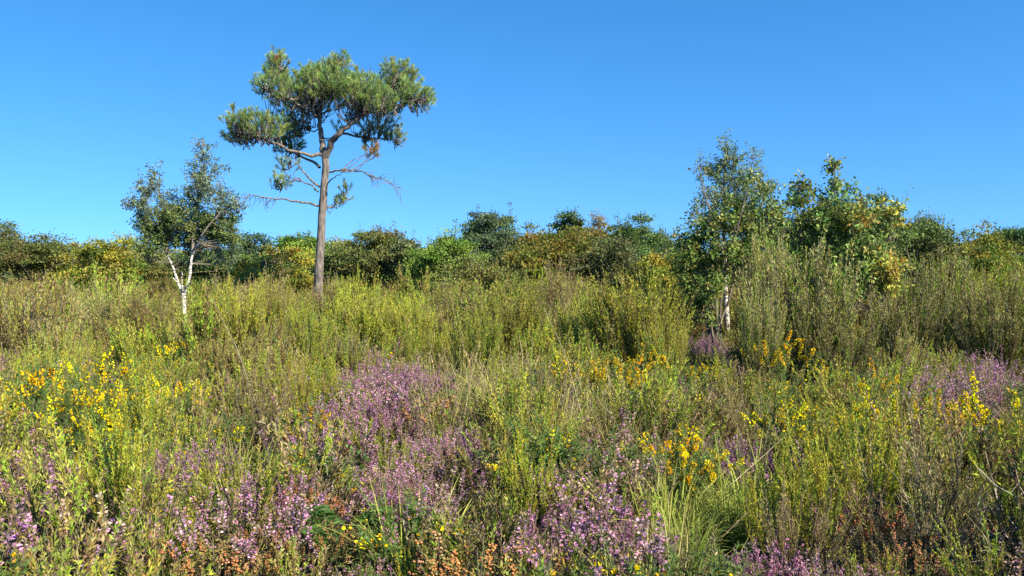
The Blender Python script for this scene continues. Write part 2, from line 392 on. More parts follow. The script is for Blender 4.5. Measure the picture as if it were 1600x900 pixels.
def bush_tree(h, wd, kind, base=0.12, clumps=110, leaves=75, lsize=0.11, pal=((0.09, 0.12, 0.03),), wts=None, top=None, scrag=10, lobes=7, trunk_r=0.09, dead=0.0):
    """a small broadleaved tree: trunk, limbs to every leaf clump, uneven crown of several lobes, scraggy shoots above it"""
    gt, gc, gb = Geo(), Geo(), Geo()
    tr = limb(gt, [(0, 0, -0.1), (R.normal(0, .1), R.normal(0, .1), h * 0.3), (R.normal(0, .25), R.normal(0, .25), h * 0.72)], trunk_r, trunk_r * 0.4)
    cs = []
    for i in range(lobes):
        a = 2 * pi * (i + R.uniform(-.3, .3)) / lobes * 1.6; q = 0 if i == 0 else R.uniform(0.35, 0.75)
        zc = h * (0.72 if i == 0 else R.uniform(base + 0.22, 0.72)); rr = wd * R.uniform(0.20, 0.34)
        cs.append((math.cos(a) * q * wd / 2, math.sin(a) * q * wd / 2, zc, rr, min(h * R.uniform(0.16, 0.28), h - zc)))
    hue = [R.normal(0, 1) for _ in cs]
    per = np.array([c[3] ** 2 for c in cs]); per = per / per.sum()
    for i in range(clumps):
        li = R.choice(len(cs), p=per); cx, cyy, cz, rr, rz = cs[li]; d = rdir(1)[0]; d[2] = abs(d[2]) if R.uniform() < 0.72 else d[2]
        s = R.uniform(0.5, 1.2); c = np.array([cx, cyy, cz]) + d * [rr, rr, rz] * s
        if c[2] < h * base: c[2] = h * base + R.uniform(0, 0.4)
        if i % 3 == 0:
            j = min(len(tr) - 1, int(len(tr) * R.uniform(0.35, 1))); a = tr[j]; m = (a + c) / 2 + [0, 0, -0.12] + R.normal(0, .08, 3)
            gb.curves(np.array([[a, m, c]]), trunk_r * 0.3, 0.008, np.array([[.2, .2, .2]]), 4)
        n = int(leaves * R.uniform(0.5, 1.4)); sp = R.uniform(0.12, 0.25) * (wd / 4) ** 0.5
        off = R.normal(0, 1, (n, 3)) * [sp * 1.15, sp * 1.15, sp * 0.5]; p = c + off
        dr = unit(off * [1, 1, 0.4] + rdir(n) * 0.3 + [0, 0, 0.10 * sp]); col = vary(pick(pal, 1, wts), 1, 0.16)[0] * math.exp(0.10 * hue[li])
        gc.leaves(p, dr, lsize * R.uniform(0.6, 1.2, n), lsize * 0.62, vary(col, n, 0.2), 0.12)
    # thin shoots above the outline
    for i in range(scrag):
        li = R.choice(len(cs)); cx, cyy, cz, rr, rz = cs[li]
        a = np.array([cx + R.normal(0, rr * .5), cyy + R.normal(0, rr * .5), cz + rz * 0.6]); L = R.uniform(0.4, 1.3) * h * 0.15
        b = a + np.array([R.normal(0, .2), R.normal(0, .2), 1]) * L; q = np.array([[a, (a + b) / 2 + R.normal(0, .04, 3), b]])
        gb.curves(q, 0.014, 0.005, np.array([[.2, .2, .2]]), 3)
        n = int(R.uniform(14, 40)); t = R.uniform(0, 1, n); p, d = along(np.repeat(q, n, 0), t)
        o = rdir(n); gc.leaves(p + o * 0.09, unit(o + [0, 0, .3]), lsize * 0.8 * R.uniform(0.6, 1.1, n), lsize * 0.5, vary(pick(pal, n, wts), n, 0.2))
    if dead:
        for i in range(int(dead)):
            a = tr[int(len(tr) * R.uniform(0.3, 0.9))]; c = np.array([R.normal(0, wd * .3), -wd * R.uniform(.1, .5), h * R.uniform(.3, .8)])
            gb.curves(np.array([[a, (a + c) / 2 + R.normal(0, .15, 3), c]]), 0.02, 0.006, np.array([[.2, .2, .2]]), 3)
    return gt, gc, gb

def traced_crown(gt, gc, masses, D, foot, nodes, leaf, pal, wts=None, per_area=0.05, depth=1.0, twig_r=0.006, lper=26, lobed=False, up=0.5, tlen=0.35):
    """leafy twigs filling a set of lobes, each joined to the nearest point of the tree's limbs; masses (px, py, rx, ry, density, dy)"""
    s = D / FPX
    for (mx, my, rx, ry, dens, dy, *pl) in masses:
        n = max(3, int(rx * ry * per_area * dens)); o = rdir(n) * (R.uniform(0.1, 1, (n, 1)) ** 0.45)
        c = P(mx, my, D) - foot + [0, dy, 0]; rad3 = np.array([rx * s, (rx + ry) / 2 * s * depth, ry * s])
        p = c + o * rad3
        d = unit(o * [1, 1, 0.6] + [0, 0, up] + rdir(n) * 0.45); L = tlen * R.uniform(0.6, 1.3, n)[:, None]
        tw = np.stack([p - d * L * 0.5, p + rdir(n) * 0.02, p + d * L * 0.5 + R.normal(0, 0.02, (n, 3))], 1)
        gt.curves(tw, twig_r, twig_r * 0.4, np.full((n, 3), .2))
        # branchlet to the tree's limbs for one twig in four, the others hang on their neighbours
        st = tw[::4, 0]
        dist = np.linalg.norm(nodes[None] - (st[:, None] + [0, 0, -0.3]), axis=2); j = dist.argmin(1); a = nodes[j]
        mid = (a + st) / 2 + R.normal(0, 0.06, (len(st), 3)) + [0, 0, -0.06]
        gt.curves(np.stack([a, mid, st], 1), twig_r * 1.9, twig_r * 0.8, np.full((len(st), 3), .2))
        pp = pl[0] if pl else pal; ww = None if pl else wts
        N = n * lper; t = R.uniform(0, 1, N); q, dd = along(np.repeat(tw, lper, 0), t); e = unit(perp(dd) + dd * 0.35)
        col = vary(np.repeat(vary(pick(pp, n, ww), n, 0.18), lper, 0), N, 0.22)
        b = q + e * R.uniform(0.0, leaf * 1.1, (N, 1)); dr = unit(e + rdir(N) * 0.35 + [0, 0, -0.15])
        if lobed: gc.lobed(b, dr, leaf * R.uniform(0.6, 1.2, N), leaf * 0.62, col)
        else: gc.leaves(b, dr, leaf * R.uniform(0.6, 1.2, N), leaf * 0.72, col, 0.1)

def foot_at(px, D):
    x = (px - 800) / FPX * D; return np.array([x, D, float(gz(x, D))])

# ---- the tall pine
def make_pine():
    D = 33.0; foot = foot_at(497, D); gt, gl, gc, gd = Geo(), Geo(), Geo(), Geo(); s = D / FPX
    def L(*a):   # px, py, depth offset
        return [P(x, y, D) - foot + [0, dz, 0] for x, y, dz in a]
    W = M_PINEBARK
    base = [np.array([-0.02, 0, -0.15])] + L((498, 430, 0), (501, 375, .05), (504, 330, 0), (508, 285, -.05), (510, 262, 0), (508, 243, 0))
    p = resample(base, 30); rr = np.interp(np.arange(30), [0, 2, 12, 22, 29], [0.235, 0.188, 0.165, 0.145, 0.135])
    gt.tube(p, rr, (0.2,) * 3, 16, 0.05); nodes = [p[-4:]]
    lim = [((508, 245, 0), (504, 225, .1), (500, 200, .1), (499, 178, 0), (503, 160, 0), .13, .07),
           ((508, 247, 0), (518, 228, -.2), (530, 213, -.4), (546, 202, -.5), (572, 186, -.6), (592, 168, -.6), .15, .05),
           ((500, 178, 0), (485, 160, .4), (465, 140, .5), (440, 115, .5), (430, 95, .5), .06, .02),
           ((503, 162, 0), (515, 140, -.3), (528, 118, -.4), (532, 95, -.4), .06, .02),
           ((499, 185, 0), (480, 172, -.8), (455, 162, -1.2), (430, 150, -1.3), .05, .02),
           ((503, 160, 0), (500, 135, .9), (485, 112, 1.3), .05, .02),
           ((572, 186, -.6), (600, 160, -.2), (615, 130, .1), (622, 105, .2), .06, .02),
           ((572, 186, -.6), (610, 176, -.9), (645, 168, -1.0), (668, 160, -1.0), .05, .018),
           ((535, 211, -.4), (558, 212, .3), (585, 213, .7), (615, 214, .9), .05, .018),
           ((546, 202, -.5), (565, 175, .8), (575, 150, 1.3), .05, .02),
           ((506, 243, 0), (480, 243, -.4), (452, 237, -.8), (425, 222, -1.1), (395, 212, -1.2), .075, .02),
           ((500, 262, 0), (488, 250, .5), (465, 242, .9), (430, 215, 1.2), (400, 200, 1.2), .06, .02),
           ((452, 237, -.8), (440, 215, -.6), (425, 195, -.4), .035, .015),
           ((500, 200, .1), (480, 205, .3), (460, 208, .6), .03, .012),
           ((500, 292, 0), (484, 278, -.4), (475, 262, -.6), (455, 250, -.7), .05, .012),
           ((498, 300, 0), (480, 285, .3), (455, 278, .6), (430, 283, .8), .035, .01),
           ((512, 285, 0), (525, 281, -.5), (540, 273, -.8), .03, .01),
           ((510, 322, 0), (525, 318, .4), (540, 305, .7), .03, .01)]
    for l in lim:
        pts, r0, r1 = l[:-2], l[-2], l[-1]; q = limb(gl, L(*pts), r0, r1, 8, 0.025); nodes.append(q[len(q) // 4:])
    # the two long bare branches
    for pts, r0 in ((((500, 322, 0), (482, 318, -.3), (455, 315, -.6), (425, 311, -.9), (400, 311, -1.0), (384, 316, -1.1)), .05),
                    (((512, 268, 0), (540, 266, -.3), (565, 271, -.5), (590, 279, -.7), (606, 284, -.8), (625, 296, -.8)), .04)):
        q = limb(gl, L(*pts), r0, 0.012, 7, 0.03)
        n = 34; i = R.integers(int(len(q) * .5), len(q), n); a = q[i]
        d = unit(np.stack([R.normal(np.sign(pts[-1][0] - 500) * .5, .5, n), R.normal(0, .6, n), R.normal(-.5, .6, n)], -1)); Ln = R.uniform(.15, .75, (n, 1))
        tw = np.stack([a, a + d * Ln * .5 + R.normal(0, .04, (n, 3)), a + d * Ln + [0, 0, -.10]], 1); gl.curves(tw, .011, .005, np.full((n, 3), .2))
    nodes = np.concatenate(nodes)
    masses = [(430, 100, 20, 20, 1.1, .5), (418, 112, 10, 12, 1, .5), (482, 112, 26, 18, 1, 1.0), (505, 118, 25, 20, 1, 0), (443, 148, 32, 20, 1.2, -.9), (470, 138, 30, 22, 1.2, .2),
              (530, 108, 18, 20, 1, -.3), (520, 140, 42, 24, 1.2, -.6), (558, 128, 26, 22, 1.1, .6), (565, 152, 38, 24, 1.2, -.6), (495, 160, 40, 16, 1.0, .5),
              (621, 118, 25, 22, 1.2, .2), (640, 128, 16, 18, 1.0, .2), (600, 140, 24, 22, 1, .4), (600, 168, 40, 20, 1.2, -.8), (640, 155, 22, 18, 1, -.6), (662, 165, 19, 20, 1.0, -.9),
              (585, 192, 34, 16, .8, .2), (612, 208, 18, 16, .75, .8), (575, 208, 26, 12, .45, .6), (455, 168, 26, 12, .8, -.3), (475, 178, 28, 14, .45, .4),
              (418, 205, 42, 20, 1.1, -1.0), (385, 200, 20, 18, .9, -1.1), (448, 198, 26, 22, 1, .6), (400, 222, 36, 12, .9, -.6), (440, 222, 26, 14, .8, .9), (378, 220, 14, 10, .7, -1.0),
              (425, 282, 16, 12, .55, .7), (450, 262, 18, 12, .5, -.2), (445, 290, 18, 8, .35, .4), (536, 300, 12, 16, .6, .6), (520, 318, 16, 6, .12, .4),
              (545, 185, 18, 12, .25, .3), (520, 195, 12, 14, .25, .8)]
    G1, G2, G3 = (0.20, 0.30, 0.08), (0.14, 0.23, 0.08), (0.30, 0.36, 0.09)
    def tufts(gg, m, pal):
        mx, my, rx, ry, dens, dy = m; n = max(6, int(rx * ry * 0.135 * dens)); o = rdir(n) * (R.uniform(.05, 1, (n, 1)) ** .42)
        c = P(mx, my - 3, D) - foot + [0, dy, 0]; p = c + o * np.array([rx * s * 1.1, (rx + ry) * .6 * s, ry * s * 1.12])
        d = unit(o * [.8, .8, .5] + [0, 0, .75] + rdir(n) * .35); Ln = R.uniform(.14, .34, (n, 1))
        ax = np.stack([p - d * Ln, p, p + d * Ln * .4], 1); gl.curves(ax, .013, .008, np.full((n, 3), .2))
        st = ax[::2, 0]; j = np.linalg.norm(nodes[None] - (st[:, None] + [0, 0, -.35]), axis=2).argmin(1); a = nodes[j]
        mid = (a * .45 + st * .55) + R.normal(0, .10, (len(st), 3)) + [0, 0, -.14]; mid2 = (a + mid) / 2 + R.normal(0, .07, (len(st), 3))
        gl.curves(np.stack([a, mid2, mid, st], 1), .026, .011, np.full((len(st), 3), .2))
        k = 60; N = n * k; q, dd = along(np.repeat(ax, k, 0), R.uniform(.15, 1, N)); an = np.abs(R.normal(.60, .25, N))[:, None]
        nd = unit(dd * np.cos(an) + perp(dd) * np.sin(an)); gg.leaves(q, nd, R.uniform(.12, .22, N), .0115, vary(np.repeat(vary(pick(pal, n), n, .16), k, 0), N, .2))
    for m in masses: tufts(gc, m, (G1, G1, G2, G3))
    for m in ((578, 238, 14, 12, .6, -.2), (590, 243, 8, 6, .5, -.2)): tufts(gd, m, ((.42, .24, .14), (.34, .25, .10), (.25, .22, .08)))
    for m in ((472, 172, 4, 3, .5, 0), (535, 148, 4, 4, .5, -.8), (434, 97, 4, 3, .4, .3), (632, 132, 6, 5, .4, .1), (440, 128, 4, 3, .5, .2)): tufts(gd, m, ((.30, .12, .05), (.20, .10, .05)))
    place("pine_tree", [("trunk", gt.mesh("pine trunk", W, True)), ("branch", gl.mesh("pine branches", W, True)), ("crown", gc.mesh("pine needles", M_NEEDLE)), ("withered_needles", gd.mesh("withered pine needles", M_NEEDLE))],
          foot, label="tall umbrella shaped pine with bare lower trunk, standing above all other trees", cat="pine tree")
make_pine()

BL = ((0.15, 0.22, 0.11), (0.18, 0.25, 0.13), (0.25, 0.31, 0.18), (0.12, 0.18, 0.10))
# ---- birch on the left
def make_left_birch():
    D = 24.0; foot = foot_at(288, D); gt, gc, gb = Geo(), Geo(), Geo()
    def L(*a): return [P(x, y, D) - foot + [0, dz, 0] for x, y, dz in a]
    nodes = []
    p = limb(gt, [np.array([0, 0, -.1])] + L((288, 487, 0), (287, 458, 0)), (.085), .066, 12, .006)
    for pts, r0, r1 in ((((287, 460, 0), (276, 442, .1), (266, 420, .2), (258, 398, .2)), .044, .028),
                        (((287, 460, 0), (297, 445, -.1), (300, 420, -.1), (303, 393, -.1)), .048, .032),
                        (((286, 458, 0), (288, 440, -.2), (291, 425, -.3)), .03, .015),
                        (((289, 450, 0), (284, 442, -.3), (279, 434, -.4)), .026, .012), (((298, 444, 0), (304, 438, -.3), (309, 434, -.4)), .026, .014),
                        (((303, 398, -.1), (315, 383, -.3), (325, 370, -.5)), .030, .020)):
        nodes.append(limb(gt, L(*pts), r0, r1, 8, .006)[1:])
    for pts, r0, r1 in ((((258, 398, .2), (252, 360, .3), (246, 320, .3), (243, 270, .3)), .042, .008), (((303, 393, -.1), (304, 350, 0), (312, 300, 0), (320, 222, 0)), .046, .008),
                        (((325, 370, -.5), (345, 340, -.4), (368, 318, -.2)), .020, .006), (((258, 398, .2), (250, 375, 0), (235, 350, 0), (222, 325, 0)), .025, .008),
                        (((303, 370, 0), (330, 330, .5), (345, 295, .6)), .025, .008), (((252, 370, .3), (275, 330, .7), (290, 305, .7)), .025, .008)):
        nodes.append(limb(gb, L(*pts), r0, r1, 7, .015)[1:])
    nodes = np.concatenate(nodes)
    m = [(234, 290, 20, 22, .8, 0), (243, 268, 9, 14, .7, 0), (226, 322, 26, 18, 1, -.2), (258, 320, 20, 26, .8, .3), (319, 240, 15, 18, .65, 0), (317, 222, 8, 10, .5, 0), (312, 272, 22, 22, .9, 0), (338, 262, 12, 16, .5, .2),
         (330, 300, 26, 20, .9, -.2), (298, 310, 20, 24, .9, .2), (355, 315, 24, 18, .8, -.2), (371, 326, 14, 12, .5, 0), (285, 342, 40, 20, 1.7999999999999998, 0, ((.14, .22, .06), (.11, .18, .05), (.20, .27, .08))), (240, 350, 32, 20, 1.7999999999999998, .1, ((.14, .22, .06), (.11, .18, .05), (.20, .27, .08))), (340, 345, 34, 20, 1.6500000000000001, .1, ((.14, .22, .06), (.11, .18, .05), (.20, .27, .08))),
         (256, 368, 42, 20, 1.6500000000000001, .3, ((.14, .22, .06), (.11, .18, .05), (.20, .27, .08))), (316, 366, 36, 20, 1.6500000000000001, .3, ((.14, .22, .06), (.11, .18, .05), (.20, .27, .08))), (285, 382, 34, 14, .8, .8), (355, 372, 22, 20, 1.5, .1, ((.14, .22, .06), (.11, .18, .05), (.20, .27, .08))), (236, 385, 20, 20, 1.2000000000000002, -.2, ((.14, .22, .06), (.11, .18, .05), (.20, .27, .08))), (280, 400, 38, 12, .5, 1.3), (345, 400, 26, 16, .7, .6), (225, 400, 18, 12, .5, .3)]
    traced_crown(gb, gc, m, D, foot, nodes, .060, BL, per_area=.10, depth=1.0, twig_r=.004, lper=28, tlen=.4)
    place("birch_tree", [("trunk", gt.mesh("birch stems", M_BIRCH, True)), ("branches", gb.mesh("birch twigs", M_BARK)), ("crown", gc.mesh("birch leaves", M_LEAF))], foot,
          label="young birch with forked bright white trunk, left of the pine", cat="birch tree", group="birches")
make_left_birch()

def make_right_birch():
    D = 20.0; foot = foot_at(1136, D); gt, gc, gb = Geo(), Geo(), Geo()
    def L(*a): return [P(x, y, D) - foot + [0, dz, 0] for x, y, dz in a]
    nodes = []
    for pts, r0, r1 in ((((1132, 400, 0), (1130, 340, .1), (1133, 270, .1), (1134, 212, 0)), .042, .008),
                        (((1132, 420, 0), (1150, 370, .2), (1168, 310, .3), (1182, 245, .3)), .035, .008),
                        (((1132, 400, 0), (1112, 360, -.2), (1098, 310, -.3), (1085, 258, -.3)), .03, .008),
                        (((1150, 370, 0), (1180, 340, -.3), (1208, 310, -.4)), .025, .008), (((1132, 380, 0), (1115, 400, -.4), (1095, 410, -.6)), .02, .008)):
        nodes.append(limb(gb, L(*pts), r0, r1, 8, .012)[4:])
    limb(gt, [np.array([0, 0, -.1])] + L((1137, 500, 0), (1134, 465, 0), (1133, 435, 0), (1132, 398, 0)), .062, .044, 10, .004); nodes = np.concatenate(nodes)
    m = [(1134, 228, 10, 16, .7, 0), (1140, 250, 20, 16, 1, 0), (1122, 270, 22, 20, 1, .1), (1150, 280, 24, 24, 1.1, .2), (1095, 255, 12, 12, .28, 0), (1085, 275, 14, 16, .25, -.2), (1185, 245, 16, 16, .4, .2), (1178, 272, 20, 18, .7, .2),
         (1198, 300, 20, 18, .7, 0), (1122, 310, 34, 18, 1.1, 0), (1168, 315, 30, 18, 1, 0), (1095, 330, 22, 20, .7, -.2), (1210, 325, 20, 18, .7, 0), (1140, 345, 44, 18, 1, .1), (1185, 350, 30, 20, 1, .2)]
    traced_crown(gb, gc, m, D, foot, nodes, .052, ((.15, .21, .075), (.12, .18, .07), (.20, .25, .09)), per_area=.085, twig_r=.005, lper=28, tlen=.36, up=.7)
    place("birch_tree", [("trunk", gt.mesh("slim birch stem", M_BIRCH, True)), ("branches", gb.mesh("slim birch twigs", M_BARK)), ("crown", gc.mesh("slim birch leaves", M_LEAF))], foot,
          label="slender birch with one thin white stem and open airy top, rising from the sallow bush", cat="birch tree", group="birches")
    # broad bush round its foot
    D = 18.2; foot = foot_at(1118, D); gt, gc = Geo(), Geo(); nodes = []
    for a in ((1090, 330), (1120, 310), (1150, 300), (1075, 400), (1185, 330), (1100, 430)):
        t = P(a[0], a[1], D) - foot; nodes.append(limb(gt, [(0, 0, -.05), (t[0] * .3, R.normal(0, .15), t[2] * .4), (t[0], R.normal(0, .4), t[2])], .035, .01, 6, .02)[3:])
    nodes = np.concatenate(nodes)
    LG1, LG2, LG3 = (.17, .25, .05), (.11, .19, .04), (.28, .30, .07)
    m = [(1090, 365, 34, 22, 1, 0), (1125, 350, 34, 22, 1, -.3), (1165, 345, 30, 24, 1, -.2), (1150, 322, 18, 16, .7, -.3), (1180, 300, 22, 24, .5, -.4), (1195, 330, 18, 18, .7, -.3), (1085, 405, 36, 22, 1.1, -.1), (1130, 395, 34, 24, 1.1, -.4),
         (1175, 390, 30, 24, 1, -.2), (1100, 440, 34, 20, 1.1, -.2), (1078, 385, 22, 18, 1, .3), (1088, 466, 22, 18, 1, -.3), (1108, 450, 14, 16, 1, -.3), (1075, 445, 18, 16, 1, 0), (1100, 495, 18, 10, .8, -.2), (1150, 425, 18, 12, .7, .2), (1065, 420, 14, 14, .8, 0), (1185, 420, 20, 14, .8, 0), (1212, 360, 26, 24, .9, .2), (1222, 395, 26, 20, .9, .2), (1230, 335, 16, 20, .5, .3), (1092, 455, 26, 20, 1, -.5), (1068, 395, 16, 16, .7, -.2)]
    traced_crown(gt, gc, m, D, foot, nodes, .068, (LG1, LG2, LG3, LG1), per_area=.070, depth=.9, twig_r=.005, lper=22, tlen=.3)
    place("sallow_bush", [("trunk", gt.mesh("sallow stems", M_BARK, True)), ("crown", gc.mesh("sallow leaves", M_LEAF))], foot,
          label="dense round leaved green bush around the slender birch stem, dark hollow below", cat="bush")
make_right_birch()

def make_oaks():
    D = 15.5
    for fx, limbs, m, lab in (
        (1300, ((1300, 440, 1302, 350, 1301, 262), (1300, 430, 1330, 380, 1345, 310), (1300, 430, 1270, 380, 1262, 320)),
         [(1301, 264, 5, 13, 1.7, 0), (1297, 290, 14, 10, .8, 0), (1325, 294, 13, 8, .7, .1), (1270, 300, 14, 9, .6, .1), (1302, 318, 34, 12, .9, 0), (1345, 312, 12, 8, .6, 0), (1300, 338, 32, 12, 1, 0), (1275, 350, 24, 20, 1.1, -.1), (1312, 360, 30, 20, 1.1, 0),
          (1290, 390, 28, 18, 1, -.1), (1318, 345, 26, 16, .8, -.4, ((.36, .20, .04), (.30, .26, .04), (.17, .21, .05), (.15, .2, .05))), (1342, 335, 20, 16, .7, 0), (1300, 420, 30, 16, 1, 0)],
         "oak sapling with tall leafy leader and a patch of orange leaves, right of the birch"),
        (1246, ((1247, 440, 1248, 350, 1247, 290),), [(1247, 290, 9, 12, 1.2, 0), (1243, 315, 13, 14, 1.0, 0), (1255, 340, 16, 15, 1, 0), (1240, 368, 18, 15, 1, 0), (1250, 398, 20, 15, 1, 0)],
         "slim oak sapling with a single narrow spire between birch and taller sapling"),
        (1372, ((1372, 450, 1380, 390, 1392, 330), (1372, 450, 1350, 410, 1335, 385)),
         [(1385, 335, 18, 14, .8, 0, ((.34, .27, .04), (.22, .24, .05), (.14, .2, .05))), (1405, 325, 8, 8, .8, 0), (1395, 352, 18, 14, .7, 0, ((.34, .29, .05), (.18, .22, .05), (.14, .2, .05))), (1345, 388, 30, 18, 1, -.2), (1375, 415, 32, 20, 1.0, -.2, ((.33, .29, .05), (.19, .22, .05), (.36, .24, .05))), (1340, 430, 28, 18, 1, -.2), (1378, 448, 24, 14, 1, -.2, ((.33, .28, .05), (.2, .22, .05))), (1318, 455, 26, 14, .8, -.1), (1300, 440, 16, 20, 1, 0)],
         "bushy oak sapling turning yellow and gold, in front of the dark round oak")):
        foot = foot_at(fx, D); gt, gc = Geo(), Geo(); nodes = []
        for l in limbs:
            pp = [(0, 0, -.05)] + [P(l[i], l[i + 1], D) - foot + [0, R.normal(0, .08), 0] for i in (0, 2, 4)]; nodes.append(limb(gt, pp, .024, .006, 6, .012)[2:])
        traced_crown(gt, gc, m, D, foot, np.concatenate(nodes), .075, ((.16, .22, .05), (.10, .17, .04), (.25, .27, .07), (.19, .23, .05)), per_area=.10, depth=1.0, twig_r=.0045, lper=14, lobed=True, tlen=.26)
        place("oak_sapling", [("trunk", gt.mesh("oak sapling stems", M_BARK, True)), ("crown", gc.mesh("oak sapling leaves", M_LEAF))], foot, label=lab, cat="oak sapling", group="oak saplings on the right")
make_oaks()

# ---- background trees: (px, top py, width px, distance, palette, clumps, scrag, label, name)
OAKY = ((.22, .22, .03), (.14, .19, .03), (.26, .21, .03)); DARK = ((.075, .125, .035), (.11, .165, .04)); BRIGHT = ((.11, .20, .03), (.16, .24, .035))
ORNG = ((.24, .19, .03), (.19, .19, .03), (.14, .18, .03), (.12, .17, .03)); GREYG = ((.15, .19, .075), (.12, .165, .06)); BRNG = ((.17, .20, .05), (.14, .185, .045), (.19, .18, .05)); BLUE = ((.06, .10, .05), (.08, .13, .055))
TREES = [
    (1262, 352, 90, 22, ((.12, .17, .04), (.09, .14, .035)), 8, "green bush filling the space behind the slim oak sapling", "oak_tree"),
    (1330, 372, 100, 20, ((.10, .15, .04), (.08, .12, .035)), 6, "dark green bush behind the orange leaved oak sapling", "oak_tree"),
    (-40, 350, 150, 48, GREYG, 12, "grey green bushy tree at the far left end of the treeline", "oak_tree"),
    (60, 366, 130, 46, BRNG, 8, "brownish bushy tree beside the yellow green oak at the left end", "oak_tree"),
    (150, 372, 110, 40, OAKY, 6, "yellow green oak with dark gaps, left of the white forked birch", "oak_tree"),
    (215, 372, 100, 50, BRNG, 8, "low olive brown tree just behind the left side of the forked birch", "oak_tree"),
    (330, 385, 110, 46, DARK, 6, "dark tree showing behind the right half of the forked birch", "oak_tree"),
    (395, 366, 90, 58, BLUE, 10, "bluish green rounded tree between forked birch and pine, farthest back", "oak_tree"),
    (425, 384, 120, 40, OAKY, 8, "yellowish oak in front of the bluish tree, left of the pine trunk", "oak_tree"),
    (470, 366, 90, 52, BRIGHT, 8, "green tree directly behind the pine trunk", "oak_tree"),
    (535, 376, 120, 48, BRNG, 14, "greyish brown tree just right of the pine trunk", "oak_tree"),
    (600, 356, 100, 44, ((.13, .17, .045), (.17, .18, .05)), 26, "dark olive tree with reddish twiggy top, second right of the pine", "oak_tree"),
    (636, 372, 50, 43, GREYG, 14, "thin pale sapling at the dip in the treeline", "sapling"),
    (700, 366, 120, 38, BRIGHT, 6, "bright green oak with layered boughs, right of the treeline dip", "oak_tree"),
    (766, 332, 100, 50, BLUE, 22, "bluish green pointed tree, highest of the middle treeline", "evergreen_tree"),
    (745, 398, 110, 34, BRNG, 14, "brown grey thicket tree in front of the bluish pointed one", "thorn_tree"),
    (835, 352, 80, 54, GREYG, 26, "greyish twiggy tree right of the bluish pointed one", "oak_tree"),
    (878, 356, 150, 40, ORNG, 10, "broad orange tinted oak in the middle of the treeline", "oak_tree"),
    (893, 330, 62, 56, DARK, 14, "dark narrow crown peeking above the orange tinted oak", "oak_tree"),
    (932, 336, 50, 52, ((.20, .17, .08), (.16, .16, .07)), 40, "thinly leaved brownish tree right of the dark narrow crown", "oak_tree"),
    (990, 336, 100, 46, DARK, 24, "dark green tree with a knobbly top left of the slender birch", "oak_tree"),
    (950, 372, 110, 36, ((.10, .12, .04), (.14, .14, .045)), 8, "olive tree in front of the dark knobbly topped one", "oak_tree"),
    (1035, 362, 70, 50, GREYG, 24, "low grey green tree between the knobbly topped one and the birch", "oak_tree"),
    (1050, 392, 90, 30, OAKY, 8, "small yellow green tree touching the left side of the sallow bush", "oak_tree"),
    (1365, 305, 130, 25, DARK, 22, "dark round oak behind the golden oak sapling", "oak_tree"),
    (1412, 345, 110, 28, DARK, 14, "lower dark oak right of the golden oak sapling", "oak_tree"),
    (1455, 338, 80, 46, GREYG, 18, "grey green tree beyond the lower dark oak", "oak_tree"),
    (1475, 372, 90, 30, BRNG, 10, "brownish tree in front of the grey green one on the right", "oak_tree"),
    (1540, 356, 120, 40, OAKY, 12, "yellow green oak near the right end of the treeline", "oak_tree"),
    (1630, 345, 130, 44, DARK, 12, "dark oak at the far right end of the treeline", "oak_tree"),
    (1230, 345, 130, 44, DARK, 10, "dark tree glimpsed between the slender birch and the oak saplings", "oak_tree"),
]
for (px, py, wp, D, pal, scrag, lab, nm) in TREES:
    foot = foot_at(px, D); h = EYE - (py - HZ) / FPX * D - foot[2]; wd = wp / FPX * D * 1.12
    scrag = int(scrag * 1.7); cl = int(np.clip(wp * h * 0.34, 90, 330))
    tall = nm == "evergreen_tree"
    gt, gc, gb = bush_tree(h / 1.0, wd, nm, 0.10, cl, 120, 0.05 + 0.0019 * D, pal, None, None, scrag, 12 if wp > 100 else 9, 0.07 + 0.008 * h, 4)
    gt.merge(gb); parts = [("trunk", gt.mesh(nm + " trunk", M_BARK)), ("crown", gc.mesh(nm + " leaves", M_LEAF))]
    eh, ew = extent(parts[1:]); place(nm, parts, foot, 0, (wd / ew, wd / ew, h * .98 / eh), label=lab, cat={"oak_tree": "tree", "sapling": "sapling", "evergreen_tree": "tree", "thorn_tree": "tree"}[nm], group="trees behind the heath")

